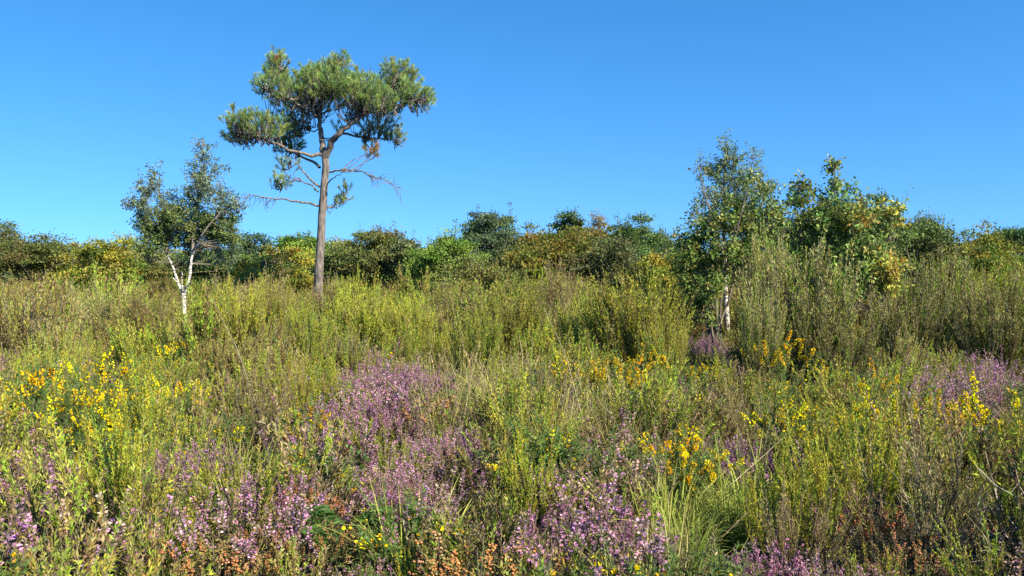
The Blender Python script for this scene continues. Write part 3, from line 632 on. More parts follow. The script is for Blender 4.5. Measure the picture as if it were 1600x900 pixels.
# ------------------------------------------------------------ instanced masses
def scatter(name, protos, pos, idx, rot, scl, label):
    """one object of kind stuff: its points carry copies of the small plants in protos"""
    col = bpy.data.collections.new(name + " plants")
    for i, (me) in enumerate(protos):
        o = bpy.data.objects.new("%s sample %02d" % (name, i), me); col.objects.link(o)
    me = bpy.data.meshes.new(name); n = len(pos); me.vertices.add(n); me.vertices.foreach_set("co", np.asarray(pos, np.float32).ravel())
    for an, ty, da, key in (("pick", 'INT', idx, 'value'), ("rot", 'FLOAT_VECTOR', rot, 'vector'), ("scl", 'FLOAT_VECTOR', scl, 'vector')):
        a = me.attributes.new(an, ty, 'POINT'); a.data.foreach_set(key, np.ascontiguousarray(da, dtype=np.int32 if ty == 'INT' else np.float32).ravel())
    ob = link(bpy.data.objects.new(name, me)); props(ob, label, None, None, 'stuff')
    ng = bpy.data.node_groups.new(name, 'GeometryNodeTree'); ng.interface.new_socket("Geometry", in_out='INPUT', socket_type='NodeSocketGeometry'); ng.interface.new_socket("Geometry", in_out='OUTPUT', socket_type='NodeSocketGeometry')
    N = ng.nodes.new; L = ng.links.new; gi, go = N('NodeGroupInput'), N('NodeGroupOutput'); ip = N('GeometryNodeInstanceOnPoints'); ci = N('GeometryNodeCollectionInfo')
    ci.inputs['Collection'].default_value = col; ci.inputs['Separate Children'].default_value = True; ci.inputs['Reset Children'].default_value = True
    ip.inputs['Pick Instance'].default_value = True
    at = []
    for an, ty in (("pick", 'INT'), ("rot", 'FLOAT_VECTOR'), ("scl", 'FLOAT_VECTOR')):
        a = N('GeometryNodeInputNamedAttribute'); a.data_type = ty; a.inputs['Name'].default_value = an; at.append(a)
    L(gi.outputs[0], ip.inputs['Points']); L(ci.outputs[0], ip.inputs['Instance']); L(at[0].outputs[0], ip.inputs['Instance Index']); L(at[1].outputs[0], ip.inputs['Rotation']); L(at[2].outputs[0], ip.inputs['Scale']); L(ip.outputs[0], go.inputs[0])
    md = ob.modifiers.new("plants", 'NODES'); md.node_group = ng
    return ob

def jit_grid(x0, x1, y0, y1, step):
    xs, ys = np.meshgrid(np.arange(x0, x1, step), np.arange(y0, y1, step)); p = np.stack([xs.ravel(), ys.ravel()], -1)
    return p + R.uniform(-step * .5, step * .5, p.shape)

def wob(x, y, s, ph=0.0):   # smooth value 0..1 for patchiness
    return 0.5 + 0.25 * (np.sin(x * s + ph + 1.7 * np.sin(y * s * .8 + ph)) + np.sin(y * s * 1.3 + ph * 2 + 1.3 * np.sin(x * s * .7)))

def clear(p, front=.30):
    """keep the ground cover out of the feet of the single plants"""
    keep = np.ones(len(p), bool)
    for x, y, q in CLR: keep &= ~((np.abs(p[:, 0] - x) < q) & (p[:, 1] > y - q - front) & (p[:, 1] < y + q * .9))
    return keep
def seen(p, margin=1.5):
    return np.abs(p[:, 0]) < 0.62 * p[:, 1] + margin

def to_px(x, y, z):
    return 800 + x / y * FPX, HZ + (EYE - z) / y * FPX

# ------------------------------------------------------------ single shrubs that stand out
def variants(fn, n, names, mats):
    out = []
    for i in range(n): out.append([(nm, g.mesh(nm, mt)) for nm, g, mt in zip(names, fn(i), mats)])
    return out
V_BROOM = variants(lambda i: plume_shrub(1.7, 1.5, 50, 760, (.055, .011), (YG, LG, YG, (.30, .28, .08)), None, 34, .42, r=.009, low=.12, spread=.26), 3, ("stems", "foliage"), (M_FINE, M_FINE))
V_HEATH = variants(lambda i: plume_shrub(1.7, 1.7, 50, 850, (.045, .011), (OL, GRY, (.30, .28, .12), LG, (.33, .31, .10)), None, 36, .30, r=.010, spread=.42, low=.1), 3, ("stems", "foliage"), (M_FINE, M_FINE))
V_BROWN = variants(lambda i: plume_shrub(1.7, 1.4, 45, 620, (.048, .011), (BRN, GRY, OL), None, 26, .30, r=.010, low=.1), 2, ("stems", "foliage"), (M_FINE, M_FINE))
CLR = []
SH = [  # variant set, px, top py, width px, distance, name, label, category, group
    (V_BROOM, 995, 436, 150, 12.2, "broom_shrub", "largest yellow green broom, dome shaped, left of the dark hollow under the sallow", "shrub"),
    (V_BROOM, 1040, 492, 70, 11.4, "broom_shrub", "small broom at the right foot of the dome shaped one", "shrub"),
    (V_BROOM, 925, 462, 90, 12.8, "broom_shrub", "pale broom against the left flank of the dome shaped one", "shrub"),
    (V_BROOM, 795, 448, 110, 14.5, "broom_shrub", "bright lime broom in the middle of the heath, below the orange oak", "shrub"),
    (V_BROOM, 740, 482, 80, 12.5, "broom_shrub", "upright broom left of the bright lime one", "shrub"),
    (V_BROOM, 560, 455, 90, 15, "broom_shrub", "broom right of the pine trunk foot", "shrub"),
    (V_BROOM, 478, 478, 70, 13, "broom_shrub", "broom in front of the pine trunk foot", "shrub"),
    (V_BROOM, 640, 470, 80, 15, "broom_shrub", "broom under the dip in the treeline", "shrub"),
    (V_BROOM, 375, 446, 90, 13, "broom_shrub", "tall thin broom between forked birch and pine", "shrub"),
    (V_BROWN, 425, 425, 90, 17, "tree_heath", "greyish brown heath bush left of the pine trunk", "shrub"),
    (V_BROWN, 512, 436, 70, 20, "tree_heath", "brown tipped heath bush hiding the foot of the pine", "shrub"),
    (V_BROWN, 870, 412, 70, 19, "tree_heath", "tall rounded olive bush in front of the orange tinted oak", "shrub"),
    (V_BROWN, 880, 465, 60, 14, "tree_heath", "dark grey brown heath bush below the tall rounded olive one", "shrub"),
    (V_HEATH, 1252, 392, 175, 12.4, "tree_heath", "biggest grey green tree heath, in front of the oak saplings", "shrub"),
    (V_HEATH, 1202, 368, 70, 13.2, "tree_heath", "narrow tree heath with the highest tip, behind the biggest one", "shrub"),
    (V_HEATH, 1190, 452, 70, 11.4, "tree_heath", "grey tree heath partly hiding the white birch stem", "shrub"),
    (V_HEATH, 1310, 478, 110, 11.6, "tree_heath", "low tree heath below the golden oak sapling", "shrub"),
    (V_HEATH, 1425, 440, 120, 13.5, "tree_heath", "olive tree heath right of the golden oak sapling", "shrub"),
    (V_HEATH, 1470, 400, 90, 17, "tree_heath", "taller tree heath behind the olive one on the right", "shrub"),
    (V_HEATH, 1560, 440, 130, 13, "tree_heath", "tree heath at the right edge of the heath", "shrub"),
    (V_HEATH, 185, 456, 120, 17, "tree_heath", "grey olive heath bush left of the forked birch trunk", "shrub"),
    (V_BROWN, 240, 470, 80, 16, "tree_heath", "brownish heath bush just left of the white trunk foot", "shrub"),
    (V_BROOM, 330, 452, 60, 17, "broom_shrub", "slim broom just right of the forked birch", "shrub"),
    (V_HEATH, 145, 446, 90, 19, "tree_heath", "olive tree heath before the yellow green oak at the left", "shrub"),
    (V_BROWN, 352, 432, 70, 18, "tree_heath", "brown tree heath between the forked birch and the tall thin broom", "shrub"),
    (V_BROOM, 440, 446, 80, 16, "broom_shrub", "yellow green broom a little left of the pine trunk", "shrub"),
    (V_BROOM, 548, 436, 60, 19, "broom_shrub", "slender broom just right of the pine, before the greyish brown tree", "shrub"),
    (V_BROWN, 700, 446, 70, 18, "tree_heath", "dark grey heath bush under the bright green oak", "shrub"),
    (V_HEATH, 60, 450, 130, 15, "tree_heath", "heath bush at the left edge of the heath", "shrub"),
]
for vs, px, py, wp, D, nm, lab, cat in SH:
    foot = foot_at(px, D); foot[2] -= .03; h = EYE - (py - HZ) / FPX * D - foot[2]; parts = vs[R.integers(len(vs))]; eh, ew = extent(parts); sc_z = h / eh; wd = wp / FPX * D; sx = wd / ew; CLR.append((foot[0], foot[1], wd * .45))
    place(nm, parts, foot, R.uniform(0, 6.28), (sx, sx, sc_z), lab, cat, {"broom_shrub": "feathery brooms on the heath", "tree_heath": "tree heaths on the heath"}[nm])

V_GORSE = variants(lambda i: gorse(.85, .75, 16, .85, 1.5, .20), 3, ("stems", "blossom"), (M_FINE, M_PETAL))
V_GORSE2 = variants(lambda i: gorse(.60, .70, 34, .75, .9, .09), 2, ("stems", "blossom"), (M_FINE, M_PETAL))
V_LING = variants(lambda i: heather(.52, .72, 110, .82, (PINK, PALEPINK, PINK, MAUVE)), 3, ("stems", "blossom"), (M_FINE, M_PETAL))
V_LING2 = variants(lambda i: heather(.34, .34, 42, .95, (MAUVE, PINK), ((.13, .14, .05), BRN), .11), 2, ("stems", "blossom"), (M_FINE, M_PETAL))
V_BELL = variants(lambda i: bell_heather(.34, .48, 90, (RUST, SALMON, BRN, RUST), .6), 2, ("stems", "blossom"), (M_FINE, M_PETAL))
V_FEATH = variants(lambda i: plume_shrub(.85, .55, 14, 130, (.026, .0052), (YG, LG, YG), None, 60, .36, r=.005, low=.15, spread=.24), 3, ("stems", "foliage"), (M_FINE, M_FINE))
V_OLIVE = variants(lambda i: plume_shrub(.85, .85, 20, 170, (.026, .006), (OL, (.22, .20, .09), GRY), None, 30, .28, r=.006, spread=.35, low=.2), 2, ("stems", "foliage"), (M_FINE, M_FINE))
V_GRASS = variants(lambda i: (grass_tuft(.46, .42, 330, (GRASS, (.14, .25, .03), GRASSY), .0075, .75),), 2, ("blades",), (M_FINE,))
V_STRAW = variants(lambda i: (straw_stems(1.0, .55, 14), grass_tuft(.5, .4, 60, (STRAW, GRASSY), .005, .5)), 2, ("stalks", "blades"), (M_FINE, M_FINE))
V_FERN = variants(lambda i: (fern(.30, 5, ((.08, .14, .03), (.10, .17, .03)), .45),), 1, ("fronds",), (M_FINE,))
LOW = [  # set, px, py of the top, height m, name, label, category, group
    (V_GORSE2, 145, 556, .85, "gorse_bush", "gorse with orange yellow flowers, leftmost blooming bush", "gorse bush"),
    (V_GORSE2, 135, 612, .74, "gorse_bush", "dark green gorse with few yellow tips below the leftmost blooming bush", "gorse bush"),
    (V_GORSE2, 182, 600, .70, "gorse_bush", "dark gorse between the leftmost blooming bush and lime green feathery shrub", "gorse bush"),
    (V_GORSE2, 150, 668, .62, "gorse_bush", "lowest dark gorse at the left, before the one with few yellow tips", "gorse bush"),
    (V_GORSE2, 265, 584, .72, "gorse_bush", "low gorse thick with yellow flowers, below the forked birch", "gorse bush"),
    (V_GORSE2, 275, 528, .80, "gorse_bush", "small blooming gorse directly under the white birch trunk", "gorse bush"),
    (V_GORSE, 1008, 528, .95, "gorse_bush", "gorse with one tall deep yellow spike, in front of the dome shaped broom", "gorse bush"),
    (V_GORSE, 975, 552, .85, "gorse_bush", "gorse with several upright yellow spikes, left of the tall spiked one", "gorse bush"),
    (V_GORSE2, 905, 556, .75, "gorse_bush", "sparse flowering gorse under the pale broom", "gorse bush"),
    (V_GORSE, 1105, 548, .75, "gorse_bush", "flowering gorse beside the mauve heather under the sallow bush", "gorse bush"),
    (V_GORSE, 1222, 512, 1.0, "gorse_bush", "tall gorse with long slanting yellow spikes, in front of the biggest tree heath", "gorse bush"),
    (V_GORSE, 1195, 522, .9, "gorse_bush", "gorse left of the tall one with slanting spikes", "gorse bush"),
    (V_GORSE, 1290, 546, .85, "gorse_bush", "gorse with short yellow tips right of the tall slanting spikes", "gorse bush"),
    (V_GORSE, 1338, 548, .9, "gorse_bush", "gorse with a thick yellow spike below the golden oak sapling", "gorse bush"),
    (V_GORSE, 1390, 596, .85, "gorse_bush", "gorse with slanting yellow spikes left of the right hand mauve heather", "gorse bush"),
    (V_GORSE, 1470, 588, .8, "gorse_bush", "gorse standing in the right hand mauve heather", "gorse bush"),
    (V_GORSE2, 1068, 672, .62, "gorse_bush", "low gorse dotted yellow above the long arching grass", "gorse bush"),
    (V_GORSE2, 480, 640, .58, "gorse_bush", "little gorse with scattered yellow flowers left of the mauve heather mound", "gorse bush"),
    (V_GORSE2, 1240, 620, .7, "gorse_bush", "gorse with few flowers in front of the slanting spikes", "gorse bush"),
    (V_GORSE2, 50, 575, .85, "gorse_bush", "yellow gorse at the left edge beyond the orange yellow one", "gorse bush"),
    (V_GORSE, 1550, 585, .9, "gorse_bush", "yellow gorse at the right edge of the heath", "gorse bush"),
    (V_LING, 560, 580, .62, "heather_clump", "left crest of the big mauve heather mound in the middle", "heather"),
    (V_LING, 620, 562, .66, "heather_clump", "highest mauve heather of the middle mound", "heather"),
    (V_LING, 655, 572, .62, "heather_clump", "heather on the right crest of the middle mound beside dark leaves", "heather"),
    (V_LING, 545, 622, .55, "heather_clump", "heather on the left slope of the middle mound", "heather"),
    (V_LING, 600, 625, .52, "heather_clump", "heather on the front slope of the middle mound", "heather"),
    (V_LING, 500, 665, .48, "heather_clump", "heather below the left slope, beside the little gorse", "heather"),
    (V_LING, 715, 680, .45, "heather_clump", "pink heather with upright spikes right of the middle mound", "heather"),
    (V_LING, 640, 745, .40, "heather_clump", "sprawling pale heather in the centre of the foreground", "heather"),
    (V_LING, 300, 705, .48, "heather_clump", "pale heather left of the bright green grass tuft", "heather"),
    (V_LING, 430, 745, .42, "heather_clump", "pale heather right of the bright green grass tuft", "heather"),
    (V_LING2, 870, 775, .42, "heather_clump", "upright deep pink heather spikes, left of a matching pair", "heather"),
    (V_LING2, 958, 785, .42, "heather_clump", "upright deep pink heather spikes, right of a matching pair", "heather"),
    (V_LING2, 1205, 842, .36, "heather_clump", "pink heather spikes at the bottom edge right of the olive bush", "heather"),
    (V_LING2, 1150, 866, .32, "heather_clump", "pale pink heather at the bottom edge", "heather"),
    (V_LING, 1440, 600, .62, "heather_clump", "large mauve heather on the right behind yellow spikes", "heather"),
    (V_LING, 1480, 605, .60, "heather_clump", "mauve heather beside the large right hand one", "heather"),
    (V_LING, 1100, 528, .62, "heather_clump", "mauve heather under the dark hollow of the sallow bush", "heather"),
    (V_LING, 212, 530, .60, "heather_clump", "mauve heather far left behind the gorse", "heather"),
    (V_LING2, 1170, 685, .45, "heather_clump", "reddish pink heather left of the feathery shoots", "heather"),
    (V_BELL, 470, 775, .36, "bell_heather", "rust coloured withered heather in the left foreground", "heather"),
    (V_BELL, 405, 838, .32, "bell_heather", "orange withered heather near the bottom edge on the left", "heather"),
    (V_BELL, 540, 832, .30, "bell_heather", "withered heather beside the green fern fronds", "heather"),
    (V_BELL, 1380, 800, .36, "bell_heather", "salmon coloured withered heather in the right foreground", "heather"),
    (V_BELL, 1430, 862, .32, "bell_heather", "withered heather at the bottom edge on the right", "heather"),
    (V_FEATH, 830, 672, .72, "feathery_shoot", "single upright lime green feathery shoot in the centre foreground", "shrub"),
    (V_FEATH, 225, 575, .95, "feathery_shoot", "lime green feathery shrub left of the low thick gorse", "shrub"),
    (V_FEATH, 195, 662, .85, "feathery_shoot", "feathery shrub above the green grass at the left", "shrub"),
    (V_FEATH, 455, 545, 1.0, "feathery_shoot", "dense feathery shrub left of the mauve heather mound", "shrub"),
    (V_FEATH, 500, 552, .9, "feathery_shoot", "feathery shrub touching the left crest of the mauve mound", "shrub"),
    (V_FEATH, 640, 855, .36, "feathery_shoot", "small lime sprigs at the bottom edge right of the fern fronds", "shrub"),
    (V_FEATH, 690, 850, .34, "feathery_shoot", "low lime sprigs left of the deep pink heather pair", "shrub"),
    (V_FEATH, 815, 845, .38, "feathery_shoot", "lime sprigs at the foot of the left deep pink heather", "shrub"),
    (V_FEATH, 900, 850, .38, "feathery_shoot", "lime sprigs between the deep pink heather pair", "shrub"),
    (V_FEATH, 1215, 690, .75, "feathery_shoot", "feathery shrub right of the reddish pink heather", "shrub"),
    (V_FEATH, 1290, 662, .85, "feathery_shoot", "tall feathery shrub in the right foreground", "shrub"),
    (V_FEATH, 1355, 640, .85, "feathery_shoot", "feathery shrub between tall foreground one and right hand gorse", "shrub"),
    (V_OLIVE, 1445, 650, .92, "olive_heath_bush", "woody olive bush at the right side of the foreground", "shrub"),
    (V_OLIVE, 1075, 800, .42, "olive_heath_bush", "low olive bush right of the deep pink heather pair", "shrub"),
    (V_OLIVE, 1245, 760, .55, "olive_heath_bush", "tangled grey olive bush in the lower right foreground", "shrub"),
    (V_OLIVE, 395, 560, .95, "olive_heath_bush", "grey olive bush right of the low thick gorse", "shrub"),
    (V_OLIVE, 838, 565, .85, "olive_heath_bush", "greyish bush left of the sparse flowering gorse", "shrub"),
    (V_OLIVE, 1160, 580, .80, "olive_heath_bush", "greyish bush between two groups of yellow gorse", "shrub"),
    (V_GRASS, 372, 695, .45, "grass_tuft", "bright yellow green grass tuft in the left foreground", "grass tuft"),
    (V_GRASS, 250, 800, .45, "grass_tuft", "upright green grass tuft near the bottom left", "grass tuft"),
    (V_GRASS, 1135, 752, .42, "grass_tuft", "long arching grass tuft right of centre foreground", "grass tuft"),
    (V_GRASS, 1075, 785, .38, "grass_tuft", "grass tuft just left of the long arching one", "grass tuft"),
    (V_STRAW, 690, 560, .95, "straw_grass", "bleached grass stalks beside the dark leaves on the mound", "grass tuft"),
    (V_STRAW, 740, 575, .85, "straw_grass", "bleached stalks right of the mauve mound", "grass tuft"),
    (V_STRAW, 895, 570, .9, "straw_grass", "tall leaning stalks left of the upright yellow spikes", "grass tuft"),
    (V_STRAW, 1180, 600, .9, "straw_grass", "dry stalks below the slanting yellow spikes", "grass tuft"),
    (V_FERN, 545, 808, .34, "fern", "bright green fern in the left foreground", "fern"),
]
GRP = {"gorse_bush": "gorse bushes in yellow flower", "heather_clump": "mauve heather clumps", "bell_heather": "withered rusty heathers", "feathery_shoot": "lime feathery shrubs in the foreground", "olive_heath_bush": "olive bushes in the foreground", "grass_tuft": "grass tufts", "straw_grass": "bleached tall grass", "fern": None}
NOM_ = {id(V_GORSE): .90, id(V_GORSE2): .62, id(V_LING): .52, id(V_LING2): .34, id(V_BELL): .34, id(V_FEATH): .98, id(V_OLIVE): .98, id(V_GRASS): .46, id(V_STRAW): 1.0, id(V_FERN): .42}
for i, (vs, px, py, h, nm, lab, cat) in enumerate(LOW):
    D = FPX * (EYE - h) / (py - HZ); foot = foot_at(px, D); eh, ew = extent(vs[i % len(vs)]); s_ = h / eh; CLR.append((foot[0], foot[1], s_ * ew * .42))
    if vs is V_LING: s_ = (s_ * 1.1, s_ * 1.1, s_)
    if nm == 'straw_grass': CLR.pop()
    place(nm, vs[i % len(vs)], foot, R.uniform(0, 6.28), s_, lab, cat, GRP[nm], (R.normal(0, .06), R.normal(0, .06)))

# low plants, 3 to 20 m
S = {}
def reg(key, *gs): S[key] = one(*gs).mesh(key, M_FINE)
for i in range(3):
    reg("a_pink%d" % i, *heather(.42, .50, 42, .65)); reg("b_dull%d" % i, *heather(.36, .5, 55, .2, (PALEPINK, (.42, .30, .26), PINK)))
    reg("c_feather%d" % i, *plume_shrub(.55, .42, 9, 60, (.020, .0040), (YG, LG, OL, OL), None, 50, .34, r=.004, spread=.25))
    reg("d_grass%d" % i, grass_tuft(.42, .4, 150)); reg("e_straw%d" % i, grass_tuft(.45, .5, 110, (STRAW, (.30, .27, .11), GRASSY), .0045, .5), straw_stems(.62, .4, 9))
    reg("f_dwarfgorse%d" % i, *gorse(.38, .45, 14, .45, .35, .07)); reg("g_rust%d" % i, *bell_heather(.30, .45, 60))
    reg("i_leafy%d" % i, leafy(.32, .4, 14)); reg("j_olive%d" % i, *plume_shrub(.42, .5, 11, 66, (.024, .006), (OL, GRY, BRN, LG), None, 32, .32, r=.004, spread=.35))
reg("h_fern0", fern(.30, 4, ((.20, .10, .04), (.26, .15, .06)), .35)); reg("h_fern1", fern(.26, 3, ((.24, .14, .06), (.20, .17, .05)), .4)); reg("h_twigs0", twigs(.45, .6, 9)); reg("h_twigs1", twigs(.35, .5, 9, (.33, .27, .22)))
keys = sorted(S); kid = {k: i for i, k in enumerate(keys)}
FAM = ["a_pink", "b_dull", "c_feather", "d_grass", "e_straw", "f_dwarfgorse", "g_rust", "h_", "i_leafy", "j_olive"]
fam_ids = [[kid[k] for k in keys if k.startswith(f)] for f in FAM]
# where each family thickens: centre px, py, half width, half height, strength
ZONES = {
 0: [(590, 605, 80, 42, 9), (510, 655, 90, 40, 7), (600, 690, 110, 40, 6), (700, 730, 120, 55, 8), (560, 740, 90, 45, 5), (700, 790, 110, 40, 5), (430, 770, 60, 50, 6), (310, 740, 55, 40, 6), (215, 548, 45, 18, 7), (275, 570, 40, 22, 4),
     (870, 815, 40, 35, 4), (960, 835, 35, 35, 4), (1100, 550, 50, 16, 7), (1445, 625, 60, 36, 9), (1170, 705, 50, 26, 6), (1325, 605, 50, 24, 4), (1220, 875, 90, 30, 6), (800, 640, 60, 30, 3), (150, 820, 40, 50, 2), (1540, 620, 60, 30, 5), (30, 760, 80, 60, 2)],
 2: [(230, 620, 50, 60, 7), (190, 720, 70, 70, 6), (830, 700, 26, 60, 9), (800, 890, 110, 26, 8), (1210, 760, 60, 60, 5), (1320, 720, 110, 80, 7), (460, 560, 80, 60, 9), (950, 610, 160, 40, 5), (1060, 640, 90, 40, 4), (1350, 870, 80, 40, 3), (400, 600, 60, 40, 5), (1000, 880, 60, 30, 5), (700, 540, 160, 30, 6), (1500, 800, 100, 80, 5), (60, 680, 80, 60, 5)],
 3: [(375, 730, 55, 26, 14), (250, 840, 55, 50, 10), (1125, 785, 100, 50, 10), (1060, 820, 60, 40, 8), (640, 690, 24, 16, 5), (910, 740, 60, 30, 4), (1300, 640, 60, 30, 2)],
 4: [(710, 620, 110, 40, 5), (830, 620, 90, 40, 5), (560, 610, 60, 40, 2), (1150, 640, 90, 40, 4), (900, 680, 80, 30, 3), (370, 650, 60, 30, 3), (1240, 700, 50, 30, 3)],
 5: [(880, 720, 60, 30, 6), (1090, 740, 80, 40, 5), (240, 780, 60, 40, 4), (1360, 700, 70, 40, 4), (480, 690, 40, 40, 5), (1250, 640, 80, 40, 4), (980, 600, 80, 30, 5), (260, 620, 90, 40, 1.5)],
 6: [(470, 810, 70, 35, 4), (400, 875, 70, 22, 4), (530, 860, 60, 26, 3), (1380, 830, 60, 50, 6), (1430, 880, 60, 26, 8), (820, 720, 30, 30, 3), (1240, 830, 40, 40, 3), (740, 860, 60, 30, 4)],
 7: [(740, 620, 30, 20, 3), (280, 650, 40, 40, 5), (150, 660, 40, 40, 6), (350, 660, 40, 20, 3), (600, 800, 60, 50, 2), (1300, 830, 60, 50, 3)],
 8: [(660, 600, 40, 30, 9), (1190, 620, 50, 30, 2), (300, 800, 80, 60, 2), (850, 740, 90, 40, 3), (560, 860, 40, 30, 4)],
 9: [(1450, 750, 60, 70, 7), (1180, 860, 60, 40, 5), (1250, 820, 80, 60, 5), (1090, 850, 50, 40, 6), (380, 600, 60, 60, 5), (840, 580, 60, 30, 6), (1150, 600, 60, 40, 5), (1420, 560, 100, 30, 6), (300, 500, 160, 20, 6)],
}
BASEW = [0.4, 2.2, 0.8, 0.4, 0.8, 0.9, 0.5, 0.55, 0.4, 1.9]
def weights(px, py):
    W = np.tile(np.array(BASEW), (len(px), 1))
    for f, zs in ZONES.items():
        for (cx, cyy, a, b, s) in zs: W[:, f] += s * (0.6 if f == 0 else 1.0) * np.exp(-(((px - cx) / a) ** 2 + ((py - cyy) / b) ** 2))
    return W ** 1.15
near = jit_grid(-8, 8, 2.2, 9.5, .27); mid = jit_grid(-15, 15, 9.5, 21, .30)
pts = np.concatenate([near[seen(near, .8)], mid[seen(mid, 1.5)]]); pts = pts[clear(pts, .25)]; n = len(pts)
zz = gz(pts[:, 0], pts[:, 1]); px, py = to_px(pts[:, 0], pts[:, 1], zz + .30)
W = weights(px, py); W /= W.sum(1, keepdims=True); cum = W.cumsum(1); fam = (R.uniform(size=(n, 1)) > cum).sum(1).clip(0, 9)
idx = np.array([fam_ids[f][R.integers(len(fam_ids[f]))] for f in fam])
sc = R.uniform(.6, 1.3, n) * (0.55 + 0.85 * wob(pts[:, 0], pts[:, 1], 2.6)) * np.where(pts[:, 1] > 9.5, 1.3, 1.0) * np.where(pts[:, 1] < 4.0, .85, 1)
sc = np.minimum(sc, 1.55); sc = np.where((px > 1030) & (px < 1135) & (pts[:, 1] > 11), np.minimum(sc, .8), sc)
rot = np.stack([R.normal(0, .16, n), R.normal(0, .16, n), R.uniform(0, 2 * pi, n)], -1)
NAMES = [("heather_flowers", "low ling heather in mauve bloom covering the ground"), ("heather_undergrowth", "faded brown green heather ground cover"), ("feathery_undergrowth", "young yellow green feathery shoots among the heather"),
         ("grass", "green grass growing through the heather"), ("dry_grass", "bleached straw coloured grass between the shrubs"), ("dwarf_gorse_undergrowth", "low dark green dwarf gorse dotted with yellow flowers"),
         ("bell_heather_undergrowth", "withered rust coloured bell heather covering the ground"), ("bracken_and_twig_litter", "brown bracken fronds and dead grey twigs"), ("bramble_leaves", "small dark green leaves creeping through the heather"), ("heath_undergrowth", "olive and grey tree heath shoots covering the ground")]
for f in range(10):
    s_ = fam == f; ids = fam_ids[f]; loc = np.array([ids.index(k) for k in idx[s_]])
    scatter(NAMES[f][0], [S[keys[k]] for k in ids], np.c_[pts[s_], zz[s_] - .01], loc, rot[s_], sc[s_][:, None] * np.where(pts[s_][:, 1:2] < 9.5, [[1.5, 1.5, 1.15]], [[1.15, 1.15, 1.0]]), NAMES[f][1])

# ------------------------------------------------------------ tall feathery scrub, 11 to 60 m
T = []
for pal, wts in (((YG, LG, (.26, .26, .06)), None), ((YG, LG, OL), None), ((OL, LG, BRN), None), ((OL, GRY, BRN), None), ((GRY, OL, BRN, LG), None), ((BRN, (.16, .13, .05), OL), None)):
    for k in range(2):
        T.append(one(*plume_shrub(1.35, 1.15, 34, 330, (.065, .014), pal, wts, 30, .42, r=.008, low=.15, spread=.28)).mesh("tall scrub", M_FINE))
for k in range(2): T.append(twigs(1.15, 1.3, 22, (.26, .22, .15)).mesh('tall twigs', M_FINE))
a_ = jit_grid(-20, 20, 9.8, 24, .82); b_ = jit_grid(-42, 42, 24, 62, 1.15); a_ = a_[seen(a_, 2.5)]; b_ = b_[seen(b_, 4)]
# the heath opens towards the viewer: scrub starts farther off at the sides
hx = 800 + a_[:, 0] / a_[:, 1] * FPX; a_ = a_[~((hx > 1040) & (hx < 1135) & (a_[:, 1] > 9.9) & (a_[:, 1] < 19))]   # the hollow beside the sallow
a_ = a_[(a_[:, 1] > 10.3 + 1.2 * wob(a_[:, 0], a_[:, 1], .9))]
a_ = a_[clear(a_, .5)]; hx = 800 + a_[:, 0] / a_[:, 1] * FPX; a_ = a_[~((hx > 262) & (hx < 312) & (a_[:, 1] > 14))]; hx = 800 + b_[:, 0] / b_[:, 1] * FPX; b_ = b_[~((hx > 255) & (hx < 315) & (b_[:, 1] < 25))]; p_ = np.concatenate([a_, b_]); n = len(p_); d_ = p_[:, 1]
hue = wob(p_[:, 0], p_[:, 1], .75, 2.0) * .85 - .12 + R.uniform(0, .5, n); pxx = 800 + p_[:, 0] / d_ * FPX
hue -= .35 * np.exp(-((pxx - 760) / 330) ** 2) * (d_ < 24); hue += .12 * (d_ > 26) + .04 * (pxx > 1130) * (d_ < 24) + .10 * (pxx < 330)
idx = np.clip((hue * 11).astype(int), 0, 10) + R.integers(0, 2, n)
bump = 1 + .08 * ((pxx > 330) & (pxx < 560)) - .35 * ((pxx > 470) & (pxx < 525) & (d_ > 12)) + .15 * (pxx > 1380)
hh = bump * np.where(d_ < 24, R.uniform(.40, 1.08, n) * np.clip(.55 + (d_ - 10) * .05, .55, .92), R.uniform(.50, .86, n)) * (0.62 + .62 * wob(p_[:, 0], p_[:, 1], 1.1, 4.)) * np.exp(R.normal(0, .16, n))
scl = np.stack([hh * R.uniform(.85, 1.2, n), hh * R.uniform(.85, 1.2, n), hh], -1)
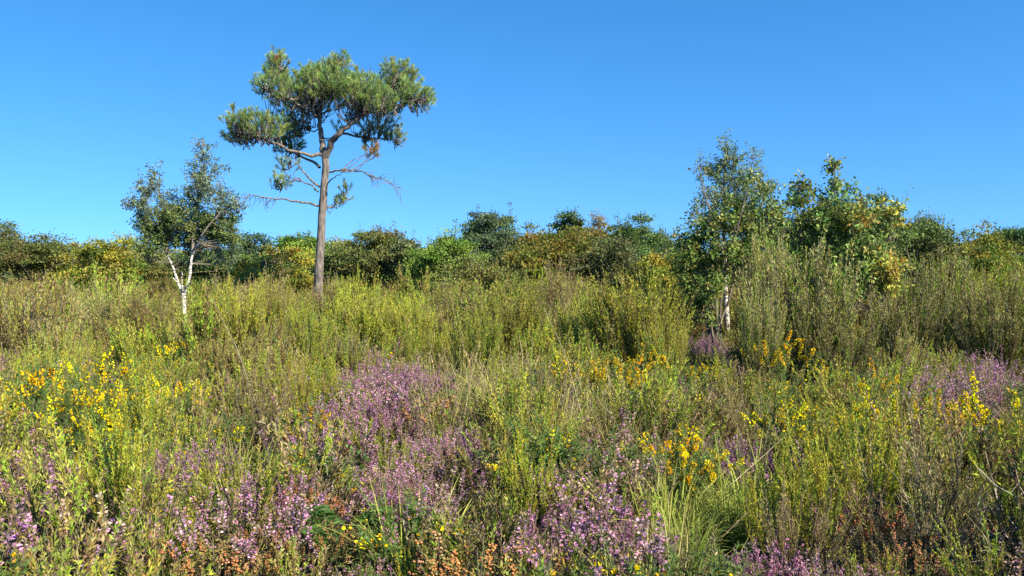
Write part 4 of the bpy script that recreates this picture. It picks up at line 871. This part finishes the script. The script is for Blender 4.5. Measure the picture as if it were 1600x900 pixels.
scatter("feathery_scrub_vegetation", T, np.c_[p_, gz(p_[:, 0], p_[:, 1]) - .02], np.where(R.uniform(size=n) < .07, 12 + R.integers(0, 2, n), idx.clip(0, 11)), np.stack([R.normal(0, .14, n), R.normal(0, .14, n), R.uniform(0, 6.28, n)], -1), scl,
        "thick belt of feathery yellow green and olive heath scrub in front of the trees")

# far wood closing the view behind the single trees
F = []
for pal in (GREYG, BRNG, OAKY, DARK): 
    gt, gc, gb = bush_tree(4.2, 5.0, "x", .05, 110, 70, .16, pal, None, None, 10, 9); F.append(one(gt, gc, gb).mesh("far tree", M_LEAF))
f_ = np.concatenate([np.stack([np.linspace(-75, 75, 58) + R.normal(0, .6, 58), np.full(58, y) + R.normal(0, 1, 58)], -1) for y in (64, 70, 77, 85)]); n = len(f_)
k = R.uniform(.72, 1.0, n) * (f_[:, 1] / 64) ** .5
scatter("distant_woods", F, np.c_[f_, np.zeros(n) - .1], R.integers(0, 4, n), np.stack([np.zeros(n), np.zeros(n), R.uniform(0, 6.28, n)], -1), np.stack([k, k, k], -1), "low far wood closing the view behind the trees")

# long dead sticks and leaning stalks that cross the scrub
def stick(px0, py0, px1, py1, D0, D1, r, lab):
    g = Geo(); a, b = P(px0, py0, D0), P(px1, py1, D1); m = (a + b) / 2 + [.04, 0, .03]
    g.curves(resample([a, m, b], 9)[None], r, r * .45, np.array([[.40, .34, .22]]), 4)
    o = a.copy(); me = Geo(); me.add(np.concatenate(g.v) - o, np.concatenate(g.q), np.concatenate(g.c))
    ob = link(bpy.data.objects.new("dead_stalk", me.mesh("dead stalk", M_FINE))); ob.location = o; props(ob, lab, "dead stalk", "leaning dead stalks")
stick(408, 660, 330, 465, 7.6, 9.4, .006, "long pale dead stalk leaning left below the forked birch")
stick(912, 660, 850, 480, 7.4, 9.0, .005, "long pale dead stalk leaning left before the dome shaped broom")
stick(1440, 830, 1360, 700, 4.4, 5.6, .0035, "pale bare woody stem among the olive bush on the right")
stick(1130, 770, 1240, 670, 5.2, 6.4, .0024, "thin dry stalk leaning right above the arching grass")
